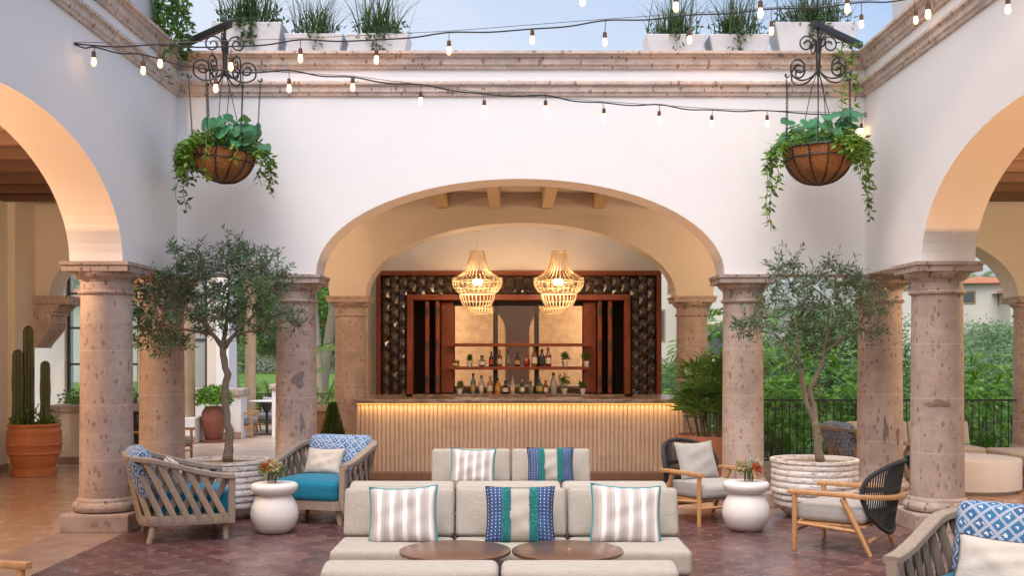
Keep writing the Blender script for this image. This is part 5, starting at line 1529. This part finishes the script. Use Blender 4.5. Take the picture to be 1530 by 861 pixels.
# ================================================================== STRING LIGHTS
def catm(P,n=8):
    out=[]
    for i in range(len(P)-1):
        p0,p1,p2,p3=P[max(0,i-1)],P[i],P[i+1],P[min(len(P)-1,i+2)]
        for j in range(n):
            f=j/n; out.append(.5*((2*p1)+(-p0+p2)*f+(2*p0-5*p1+4*p2-p3)*f*f+(-p0+3*p1-3*p2+p3)*f**3))
    out.append(P[-1]); return out
def lightstring(label,A,Bp,bulbs,wire=True,sag=.012):
    "A, Bp anchors (px,py,Y); bulbs (px, py attach, py bulb centre)"
    a=at(*A); b=at(*Bp); k=(b.y-a.y)/(b.x-a.x)
    def pt(px,py):
        m=(px-CX)/F; Y=(a.y-k*a.x)/(1-k*m); return at(px,py,Y)
    t=thing('string_light',label,'string lights',tuple(a)); O=Vector(a)
    P=[a]+[pt(x,y) for x,y,_ in bulbs]+[b]
    Q=[P[0]]
    for i in range(len(P)-1):
        Q.append((P[i]+P[i+1])/2-Vector((0,0,sag*(1+random.random())))); Q.append(P[i+1])
    mb=MB(); mb.tube([p-O for p in catm(Q,5)],.0065,6)
    mb.build('cable',M['rope'],t,smooth=True)
    if wire:
        W=[a+Vector((0,0,.012))]+[p+Vector((0,0,.012)) for p in P[1:-1:2]]+[b]
        mb=MB(); mb.tube([p-O for p in W],.003,5); mb.build('support_wire',M['mullion'],t)
    for (x,y,yb),p in zip(bulbs,P[1:-1]):
        L=max(.09,(yb-y)/F*p.y); q=p-O; tl=Vector((random.gauss(0,.008),random.gauss(0,.008),0))
        c_=q+tl-Vector((0,0,L))
        mb=MB(); mb.tube([q,c_+Vector((0,0,.07))],.0035,5); T=Matrix.Translation(c_)
        mb.lathe([(.008,.085),(.017,.078),(.0185,.035),(.016,.028)],12,T); sk=mb.build('socket',M['socket'],t,smooth=True,sharp=40)
        mb=MB(); mb.lathe([(.013,.03),(.017,.018),(.0225,-.008),(.0225,-.020),(.017,-.036),(.008,-.044),(.001,-.046)],14,T,cap=False); mb.build('bulb',M['bulbglass'],sk,smooth=True)
        mb=MB(); mb.tube([c_+Vector(v) for v in ((-.009,0,.025),(-.012,0,-.025),(-.004,.004,.012),(.004,-.004,-.03),(.012,0,-.02),(.009,0,.025))],.0042,5); mb.build('filament',M['filament'],sk)
    return t,a,b
g=G('bulb_glow_glass'); e=g.N.new('ShaderNodeEmission'); g.put(e.inputs[0],(1,.52,.20)); e.inputs[1].default_value=2.4
tr=g.N.new('ShaderNodeBsdfTransparent'); ad=g.N.new('ShaderNodeMixShader'); ad.inputs[0].default_value=.62
g.L.new(tr.outputs[0],ad.inputs[1]); g.L.new(e.outputs[0],ad.inputs[2])
gl=g.N.new('ShaderNodeBsdfGlossy'); gl.inputs['Roughness'].default_value=.05; a2=g.N.new('ShaderNodeMixShader'); a2.inputs[0].default_value=.06
g.L.new(ad.outputs[0],a2.inputs[1]); g.L.new(gl.outputs[0],a2.inputs[2]); g.L.new(a2.outputs[0],g.out.inputs[0]); M['bulbglass']=g.mat
random.seed(5)
lightstring('lower string of warm bulbs sagging across the back wall below the cornice',(112,66,9.13),(1289,171,11.86),
 [(142,70,91),(213,81,104),(322,104,130),(432,105,131),(527,115,128),(629,126,150),(721,140,162),(815,142,162),(900,153,174),(986,156,177),(1065,164,184),(1146,165,183),(1287,171,196)])
lightstring('upper string of warm bulbs rising to the right across the sky',(110,65,9.13),(1404,-6,9.82),
 [(239,66,94),(345,69,98),(449,59,86),(562,59,88),(671,48,75),(793,43,55),(905,30,61),(1030,22,58),(1152,13,44),(1287,3,34),(1365,-3,29)])
lightstring('nearest string of warm bulbs cut by the top edge of the photo',(-20,-70,7.65),(1546,-20,8.02),
 [(620,-45,-22),(745,-40,-18),(869,-33,0),(1008,-25,9),(1137,-18,17),(1266,-12,11),(1386,-8,19),(1505,-12,12)],sag=.02)
for (p,l) in ((at(112,66,9.13),'small wall hook holding the strings on the left wall'),(at(1289,171,11.86),'small wall hook holding the lower string in the right corner')):
    t=thing('wall_hook',l,'hook',tuple(p)); s=-1 if p.x<0 else 1
    mb=MB(); mb.tube([(0,0,0)]+[(s*.035+.022*math.cos(a),0,.022*math.sin(a)) for a in [i*.5 for i in range(13)]]+[((WL if s<0 else WR)-p.x,0,0)],.005,5); mb.build('hook',M['iron'],t,smooth=True)
# ================================================================== LEFT TERRACE BUILDINGS
random.seed(41)
w1=thing('window_wall','white wall with a tall steel framed window and planting ledge beyond the left arch','wall',(-6.7,17.6,0))
mb=MB(); x=lambda v:v+6.7
mb.b2(x(-9),x(-7.42),0,.35,0,4.2); mb.b2(x(-7.42),x(-6.22),0,.35,0,.93); mb.b2(x(-7.42),x(-6.22),0,.35,3.3,4.2); mb.b2(x(-6.22),x(-5.9),0,.35,0,4.2); mb.build('masonry',M['wall'],w1)
mb=MB()
for v in (-7.40,-7.0,-6.62,-6.24): mb.b2(x(v)-.022,x(v)+.022,.10,.14,.93,3.3)
for z in (.95,1.55,2.15,2.72,3.28): mb.b2(x(-7.42),x(-6.22),.105,.135,z-.018,z+.018)
mb.build('steel_frame',M['mullion'],w1)
mb=MB(); mb.b2(x(-7.41),x(-6.23),.118,.122,.94,3.29); mb.build('pane',M['tglass'],w1)
pw=thing('planting_ledge','low white planter wall with a stone coping under the left window','planter',(-6.85,16.95,0))
mb=MB(); mb.b2(-.42,.75,-.25,.55,0,.80); mb.build('masonry',M['wall_in'],pw); mb=MB(); mb.b2(-.47,.80,-.30,.60,.802,.92); mb.build('coping',M['trim'],pw,bevel=.02)
mb=MB(); mb.b2(-.45,.78,-.275,-.252,.002,.11); mb.build('skirting',M['border'],pw)
lp=thing('ledge_plants','low leafy plants on the ledge under the left window','plant',(-6.7,17.0,.92)); mb=MB()
for k in range(900):
    p=Vector((random.uniform(-.5,.6),random.uniform(-.2,.4),random.random()**1.4*.22)); d=Vector((random.gauss(0,1),random.gauss(0,1),random.gauss(.5,.6))).normalized(); mb.quad(p,d,d.orthogonal().normalized(),.07,.03)
mb.build('foliage',M['mid'],lp)
w2=thing('pavilion_wall','white pavilion wall with a grey glazed door and corner pilaster beyond the left columns','wall',(-6.3,22.6,0))
mb=MB(); mb.b2(.035,.30,-.22,.4,0,4.4); mb.b2(-1.6,-.78,.06,.4,0,4.4); mb.b2(-.78,-.22,.06,.4,3.4,4.4); mb.build('masonry',M['wall'],w2)
mb=MB(); mb.b2(-.22,.032,.0,.4,0,4.4); mb.build('inner_pilaster',M['wall_in'],w2)
mb=MB()
for v in (-.75,-.26): mb.b2(v-.035,v+.035,.10,.18,0,3.4)
mb.b2(-.78,-.22,.125,.175,2.0,2.05); mb.build('door_frame',M['mullion'],w2)
mb=MB(); mb.b2(-.76,-.24,.148,.152,0,3.4); mb.build('pane',M['greyglass'],w2)
lw=thing('garden_wall','low white garden wall with a stone coping behind the tall red vase','wall',(-6.1,21.7,0))
mb=MB(); mb.b2(-.75,.52,0,.5,0,.86); mb.build('masonry',M['wall'],lw); mb=MB(); mb.b2(-.78,.57,-.05,.55,.862,1.02); mb.build('coping',M['trim'],lw,bevel=.03); mb=MB(); mb.b2(-.76,.53,-.018,-.002,.002,.14); mb.build('skirting',M['border'],lw)
gp=thing('gate_pillar','short white gate pillar with a stone cap by the far terrace','pillar',(-4.95,22.3,0))
mb=MB(); mb.b2(-.10,.60,-.15,.15,0,.98); mb.build('masonry',M['wall'],gp); mb=MB(); mb.b2(-.15,.65,-.2,.2,.982,1.10); mb.build('coping',M['trim'],gp,bevel=.03)
lt=thing('low_wall','low tan wall with a stone coping between the left bar columns','wall',(-2.97,16.5,0))
mb=MB(); mb.b2(-.20,.085,-.14,.14,0,.83); mb.build('masonry',M['terra_wall'],lt); mb=MB(); mb.b2(-.24,.086,-.18,.18,.832,.93); mb.build('coping',M['trim'],lt,bevel=.015)
def post(px,Y,r,zb,label,ped=0):
    t=thing('log_post',label,'post',(on(px,Y),Y,0))
    mb=MB(); mb.lathe([(r*1.04,zb),(r,zb+1),(r*.97,4.6)],24,fr=lambda a:1+.03*math.sin(3*a+px)); mb.build('log',M['post'],t,smooth=True,sharp=40)
    if ped:
        mb=MB(); mb.b2(-r*1.5,r*1.5,-r*1.5,r*1.5,0,zb-.002); mb.build('pedestal',M['wall'],t,bevel=.01); mb=MB(); mb.b2(-r*1.56,r*1.56,-r*1.56,-r*1.51,.003,.13); mb.build('skirting',M['border'],t)
post(277,20.8,.175,.50,'thick weathered log post on a white pedestal left of the olive trunk',1)
post(374.5,23.6,.12,0,'weathered log post behind the far terrace chairs')
post(553,18.6,.11,0,'pale weathered log post just left of the tiled back bar')

# ================================================================== FAR HOUSES
def house(name,label,loc,rz,w,d,h,roof,wins,rh=1.0,storeys=1):
    t=thing(name,label,'house',loc,rz)
    mb=MB(); mb.b2(-w/2,w/2,-d/2,d/2,-6,h); mb.build('wall',M['farwall'],t)
    if roof=='hip':
        o=.5; mb=MB(); a,b=w/2+o,d/2+o; q=max(.1,a-b)
        mb.add([(-a,-b,h+.01),(a,-b,h+.01),(a,b,h+.01),(-a,b,h+.01),(-q,0,h+rh),(q,0,h+rh)],[(0,1,5,4),(1,2,5),(2,3,4,5),(3,0,4),(3,2,1,0)]); mb.build('roof',M['rooftile'],t)
    else:
        mb=MB(); mb.b2(-w/2-.2,w/2+.2,-d/2-.2,d/2+.2,h+.01,h+.35); mb.build('roof',M['farwall'] if roof=='flat' else M['fartrim'],t)
    for (x,z,ww,hh) in wins:
        mb=MB(); mb.b2(x-ww/2-.12,x+ww/2+.12,-d/2-.06,-d/2-.003,z-hh/2-.12,z+hh/2+.12); f=mb.build('window',M['fartrim'],t)
        mb=MB(); mb.b2(x-ww/2,x+ww/2,-d/2-.085,-d/2-.063,z-hh/2,z+hh/2); mb.build('pane',M['farwin'],f)
    return t
house('villa','white villa block with dark windows on the slope right of the bar',(on(1020,72),72,0),R(6),9,7,8.4,'flat',[(-3.4,6.6,1.4,1.7),(-1.2,6.6,1.2,1.7),(1.2,6.4,1.6,1.5),(3.2,6.4,1.2,1.9),(-3,3.6,1.6,1.8),(2.6,3.6,1.5,1.8)])
house('villa','white villa with an upper terrace seen left of the right arch column',(on(1085,66),69,0),R(-4),5,6,6.6,'flat',[(-1.4,5.2,1.1,1.6),(1.2,5.2,1.3,1.6),(0,2.6,1.6,1.8)])
house('villa','white villa with a low orange tiled roof on the right hillside',(on(1482,80),82,0),R(-12),5.6,6,7.0,'hip',[(-1.5,6.0,.9,.7),(1.2,5.9,1.0,.8)],.75)
house('villa','pale villa wing with an orange roof at the right frame edge',(on(1556,78),80,0),R(4),5.5,5,6.2,'hip',[(-1.5,5.2,1.0,.9)],.7)
house('villa','small white villa with a dark pergola seen between the right columns',(on(1350,75),78,0),R(0),6.5,6,8.2,'flat',[(-1.6,7.0,1.1,1.3),(0,7.0,1.1,1.3),(1.6,7.0,1.1,1.3)])
house('villa','white villa with dark twin turret roofs standing for the reflection in the left window',(on(112,70),72,0),R(8),8,7,5.2,'hip',[(-1.5,3.6,1.2,1.6),(1.3,3.6,1.2,1.6)],1.0)  # added building in place of one mirrored in the glass
house('villa','low white villa far behind the palm trunks',(on(455,95),98,0),R(-6),12,7,4.2,'hip',[(-3,2.6,1.4,1.4),(0,2.6,1.4,1.4),(3,2.6,1.4,1.4)],1.2)

# ================================================================== TREES
def treeproto(name,label,leaf,h,blobs,ntw,LL,LW,seed,trunk_r=.12,feather=False,cat='tree'):
    random.seed(seed); t=thing(name,label,cat,(0,0,-50))
    mw=MB(); ml=MB()
    mw.tube([(0,0,0),(.05,0,h*.25),(-.05,.05,h*.5)],[trunk_r,trunk_r*.8,trunk_r*.6],8)
    tot=sum(b[3]**2 for b in blobs)
    for (bx,by,bz,br) in blobs:
        c=Vector((bx,by,bz)); mw.tube([(-.03,.03,h*.42),Vector((bx*.4,by*.4,h*.5+(bz-h*.5)*.4)),c],[trunk_r*.5,trunk_r*.32,trunk_r*.12],6)
        for k in range(int(ntw*br**2/tot)):
            d=Vector((random.gauss(0,1),random.gauss(0,1),random.gauss(0,1))).normalized(); r=br*(.55+.5*random.random()**.6)*(1+.22*math.sin(4*d.x+seed)*math.cos(5*d.z+bx))
            d.z*=.8; p=c+d*r
            if feather:
                dr=Vector((d.x+random.gauss(0,.4),d.y+random.gauss(0,.4),-.15+random.gauss(0,.3))).normalized(); s=dr.cross(Vector((0,0,1))).normalized(); L=random.uniform(.35,.6)*LL*6
                for j in range(8):
                    f=(j+1)/8; q=p+dr*L*f-Vector((0,0,L*.35*f*f))
                    for sg in (-1,1): ml.quad(q,(s*sg+dr*.35-Vector((0,0,.25))).normalized(),dr,LL*random.uniform(1.4,2.1)*(1.1-.5*f),LW)
            else:
                for j in range(8):
                    q=p+Vector((random.gauss(0,LL*1.6),random.gauss(0,LL*1.6),random.gauss(0,LL*1.3))); dd=Vector((random.gauss(0,1)+d.x,random.gauss(0,1)+d.y,random.gauss(0,.8))).normalized()
                    ml.quad(q,dd,dd.orthogonal().normalized(),LL*random.uniform(.7,1.4),LW*random.uniform(.7,1.3))
    mw.build('trunk',M['bark'],t,smooth=True); ml.build('crown',leaf,t)
    return t
def blobs(n,R0,z0,z1,rr,seed):
    random.seed(seed); o=[]
    for k in range(n):
        a=2.4*k; r=R0*(.25+.75*random.random()); o.append((math.cos(a)*r,math.sin(a)*r,random.uniform(z0,z1),rr*random.uniform(.7,1.25)))
    return o
TF='feathery bright green tree crown '
fea=treeproto('feathery_tree','x',M['green'],3.6,blobs(9,1.3,2.5,3.9,.75,1),560,.06,.042,61,.10,True)
fea.name='feathery_tree'
fea_spots=[(4.6,19.6,-2.9,1.0,0,TF+'just beyond the railing behind the right olive stems'),(6.1,20.4,-2.7,1.05,2,TF+'beyond the railing left of the right corner column'),
 (5.2,22.8,-2.6,1.25,4,'tall '+TF+'standing behind the two by the railing'),(7.9,20.2,-3.3,1.05,1,TF+'beyond the railing between the two right columns'),
 (9.1,21.2,-3.2,1.1,3,TF+'low beyond the railing above the drum table'),(3.2,20.2,-3.0,.95,5,TF+'half hidden by the column right of the arch'),(10.6,22.4,-3.2,1.15,5.5,TF+'by the far right column')]
for i,(x_,y_,z_,s,rz,l) in enumerate(fea_spots):
    o=fea if i==0 else copy_tree(fea); o.location=(x_,y_,z_); o.rotation_euler=(0,0,rz); o.scale=(s,)*3; o['label']=l; o['group']='feathery trees below the terrace'
GT='grey green bushy tree '
gg=treeproto('bushy_tree','x',M['greygreen'],4.5,blobs(12,1.9,1.6,4.4,1.15,2),3400,.10,.05,62,.14)
for i,(x_,y_,z_,s,rz,l) in enumerate([(12.6,29,-2.6,.92,0,GT+'in the valley right of the nearest right column'),(15.0,33,-2.4,1.02,1,GT+'in the valley beside the far right column'),(11.0,34,-2.4,1.12,2,GT+'rising behind the others in the valley'),
  (17.5,31,-2.8,.98,3,GT+'at the right frame edge of the valley'),(7.5,33,-2.6,.78,4,GT+'behind the feathery trees in the middle of the right opening'),(10,40,-1.8,.8,5,GT+'far up the valley below the villas'),
  (5.6,38,-2.2,.65,2.5,GT+'behind the column right of the arch'),(19,42,-1.6,.9,.6,GT+'high up the valley below the tiled villa')]):
    o=gg if i==0 else copy_tree(gg); o.location=(x_,y_,z_); o.rotation_euler=(0,0,rz); o.scale=(s,)*3; o['label']=l; o['group']='bushy trees in the right valley'
DT='broad dark green tree '
dk_=treeproto('broad_tree','x',M['mid'],6.0,blobs(13,2.3,2.2,6.3,1.5,3),3200,.14,.08,63,.2)
dl=[(-17,52,0,1.0,'at the far left of the lawn behind the pavilion'),(-13.2,50,0,1.05,'across the lawn left of the leaning palm trunk'),(-10.2,47,0,1.0,'across the lawn behind the log post'),(-7.2,49,0,1.05,'across the lawn left of the arch column'),
 (-4.6,46,0,.95,'across the lawn behind the crossing palm trunks'),(-2.2,51,0,1.1,'across the lawn behind the tiled bar wall'),(-21,56,0,1.15,'seen through the left window above the ledge plants'),(-25.5,50,0,1.1,'at the left of the view through the window'),
 (13.5,56,-1.6,.42,'on the slope below the white villa blocks'),(19,60,-1.2,.46,'on the slope below the pergola villa'),(26,62,-1.0,.5,'on the slope left of the tiled villa'),(32,66,-.8,.45,'on the slope right in front of the tiled villa'),(8.5,55,-1.6,.35,'on the slope just right of the bar wall'),(38,70,-.5,.6,'on the hillside at the right frame edge')]
for i,(x_,y_,z_,s,l) in enumerate(dl):
    o=dk_ if i==0 else copy_tree(dk_)
    if i<8: x_,y_,s=x_*2,y_*2,s*1.75
    o.location=(x_,y_,terr(x_,y_)-(2.6 if i<8 else .2)); o.rotation_euler=(0,0,i*1.3); o.scale=(s,s,s); o['label']=DT+l; o['group']='broad trees round the grounds'
def palm(name,label,loc,h,lean,r,nf,fl,seed,leafs=30,group=None,tr=True):
    random.seed(seed); t=thing(name,label,'palm tree',loc,0,group)
    mw=MB(); pts=[];rs=[]
    for i in range(12):
        f=i/11; pts.append(Vector((lean[0]*f**1.4,lean[1]*f,h*f))); rs.append(r*(1.15-.35*f)*(1+.06*(i%2)))
    mw.tube(pts,rs,12); mw.build('trunk',M['barkpalm'],t,smooth=True)
    ml=MB(); top=pts[-1]
    for k in range(nf):
        a=2.4*k; e=1.25-1.9*(k/nf); hd=Vector((math.cos(a),math.sin(a),0)); s=Vector((-hd.y,hd.x,0)); ang=e; p=top.copy(); pr=[p.copy()]
        for q in range(10):
            p=p+(hd*math.cos(ang)+Vector((0,0,1))*math.sin(ang))*(fl/10); ang-=.15; pr.append(p.copy())
        ml.tube(pr,[.02]*6+[.012]*5,4)
        for j in range(leafs):
            f=.12+.88*j/leafs; i0=min(9,int(f*10)); q=pr[i0].lerp(pr[i0+1],f*10-i0); tg=(pr[i0+1]-pr[i0]).normalized(); L=fl*.30*math.sin(PI*min(1,f*.85+.15))+.05
            for sg in (-1,1):
                d=(s*sg*.85+tg*.6-Vector((0,0,.35+.2*random.random()))).normalized(); ml.quad(q,d,tg,L,.035)
    ml.build('fronds',M['palmleaf'],t); return t
palm('palm_tree','leaning palm with a pale trunk left of the far log post',(on(352,38),38,-.2),6.5,(-.9,.3),.17,18,2.6,71)
palm('palm_tree','palm trunk leaning left behind the arch column gap',(on(478,33),33,-.2),6.0,(-.5,.2),.145,18,2.6,72)
palm('palm_tree','palm trunk leaning right, crossing its neighbour behind the arch column gap',(on(480,33.8),33.8,-.2),6.2,(.85,.2),.145,18,2.6,73)
palm('palm_tree','low young palm with fresh fronds between the bar column and the log post',(on(556,20.2),20.2,-.1),1.75,(.1,.0),.09,14,1.5,74)
palm('palm_tree','young palm with arching yellow green fronds behind the far terrace railing',(on(400,27.5),27.5,-.1),.5,(.05,0),.08,16,1.9,75)
palm('palm_tree','slender fan of palm fronds on the slope right of the tiled bar wall',(on(996,40),40,-1.5),2.6,(.1,0),.14,16,1.9,76)
palm('palm_tree','distant palm silhouette beside the tiled villa roof',(on(1462,86),86,2.2),5.4,(.2,0),.18,18,2.0,77)
palm('palm_tree','distant palm at the right end of the tiled villa',(on(1503,84),84,1.6),4.3,(-.2,0),.18,16,1.9,78)
# flowering border along the far terrace
fb=thing('flower_border','strip of yellow and red shrubs along the far terrace railing','shrub',(-5.6,27.5,-.15)); mb=MB(); random.seed(9)
for k in range(2600):
    p=Vector((random.uniform(-2.2,2.6),random.uniform(-.5,.5),random.random()**1.3*.9)); d=Vector((random.gauss(0,.7),random.gauss(0,.7),random.gauss(.8,.5))).normalized(); mb.quad(p,d,d.orthogonal().normalized(),.20,.03)
mb.build('foliage',M['flowerleaf'],fb)
# hillside scrub as one uncountable cover
sc=MB(); random.seed(88)
for k in range(5200):
    x_=random.uniform(3.5,40); y_=random.uniform(26,85)
    if x_>y_*.52: continue
    z_=terr(x_,y_); r=random.uniform(.4,1.1)
    for j in range(9):
        d=Vector((random.gauss(0,1),random.gauss(0,1),abs(random.gauss(0,1)))).normalized(); p=Vector((x_,y_,z_))+d*r*random.uniform(.6,1)
        dd=Vector((random.gauss(0,1),random.gauss(0,1),random.gauss(0.4,.7))).normalized(); sc.quad(p,dd,dd.orthogonal().normalized(),random.uniform(.25,.5),random.uniform(.12,.22))
tag(sc.build('scrub',M['greygreen']),'low grey green scrub covering the valley slope beyond the railing','scrub',kind='stuff')
EXPO=0.88
# ================================================================== CAMERA, SKY, SUN
cam=bpy.data.cameras.new('camera'); co=bpy.data.objects.new('camera',cam); COL.objects.link(co)
cam.sensor_width=36; cam.sensor_fit='HORIZONTAL'; cam.lens=36*F/1530
co.location=(0,0,CAMH); co.rotation_euler=(R(90),0,0)
cam.shift_x=-(CX-765)/1530; cam.shift_y=(CY-430.5)/1530
cam.clip_start=.05; cam.clip_end=3000
scn.camera=co
CLD=4.0
w=bpy.data.worlds.new('World'); scn.world=w; w.use_nodes=True
nt=w.node_tree; bg=nt.nodes['Background']
sky=nt.nodes.new('ShaderNodeTexSky'); sky.sky_type='NISHITA'; sky.sun_disc=False
EL,AZ=R(62),R(-160)    # soft evening sun over the left shoulder
sky.sun_elevation=EL; sky.sun_rotation=AZ
sky.air_density=1.0; sky.dust_density=5; sky.ozone_density=1.0; sky.altitude=50
tcn=nt.nodes.new('ShaderNodeTexCoord'); mp=nt.nodes.new('ShaderNodeMapping'); mp.inputs['Scale'].default_value=(1,1,2.6); nt.links.new(tcn.outputs['Generated'],mp.inputs[0])
nz=nt.nodes.new('ShaderNodeTexNoise'); nz.inputs['Scale'].default_value=1.3; nz.inputs['Detail'].default_value=6; nz.inputs['Roughness'].default_value=.55; nt.links.new(mp.outputs[0],nz.inputs['Vector'])
sx=nt.nodes.new('ShaderNodeSeparateXYZ'); nt.links.new(tcn.outputs['Generated'],sx.inputs[0])
ma=nt.nodes.new('ShaderNodeMath'); ma.operation='MULTIPLY_ADD'; ma.inputs[1].default_value=-.55; nt.links.new(sx.outputs[0],ma.inputs[0]); nt.links.new(nz.outputs[0],ma.inputs[2])
rp=nt.nodes.new('ShaderNodeMapRange'); rp.inputs[1].default_value=.34; rp.inputs[2].default_value=.92; rp.inputs[3].default_value=0; rp.inputs[4].default_value=.85; rp.clamp=True; nt.links.new(ma.outputs[0],rp.inputs[0])
mx=nt.nodes.new('ShaderNodeMix'); mx.data_type='RGBA'; nt.links.new(rp.outputs[0],mx.inputs[0]); nt.links.new(sky.outputs[0],mx.inputs[6]); mx.inputs[7].default_value=(CLD*1.0,CLD*.97,CLD*.95,1)   # thin evening cloud, thicker to the left
nt.links.new(mx.outputs[2],bg.inputs[0]); bg.inputs[1].default_value=.148
sl=bpy.data.lights.new('sun','SUN'); sl.energy=1.1; sl.angle=R(60); sl.color=(1,.95,.92)
so=bpy.data.objects.new('sun',sl); COL.objects.link(so)
d=Vector((math.sin(AZ)*math.cos(EL),math.cos(AZ)*math.cos(EL),math.sin(EL)))
so.rotation_euler=d.to_track_quat('Z','Y').to_euler()
vs=scn.view_settings; scn.display_settings.display_device='sRGB'
vs.view_transform='Standard'; vs.look='None'; vs.gamma=1; vs.use_curve_mapping=False
vs.exposure=EXPO
c=scn.cycles; c.use_denoising=True
try: c.denoiser='OPENIMAGEDENOISE'
except Exception: pass
c.max_bounces=8; c.diffuse_bounces=5; c.glossy_bounces=4; c.transmission_bounces=4; c.transparent_max_bounces=12
c.sample_clamp_indirect=6; c.caustics_reflective=False; c.caustics_refractive=False
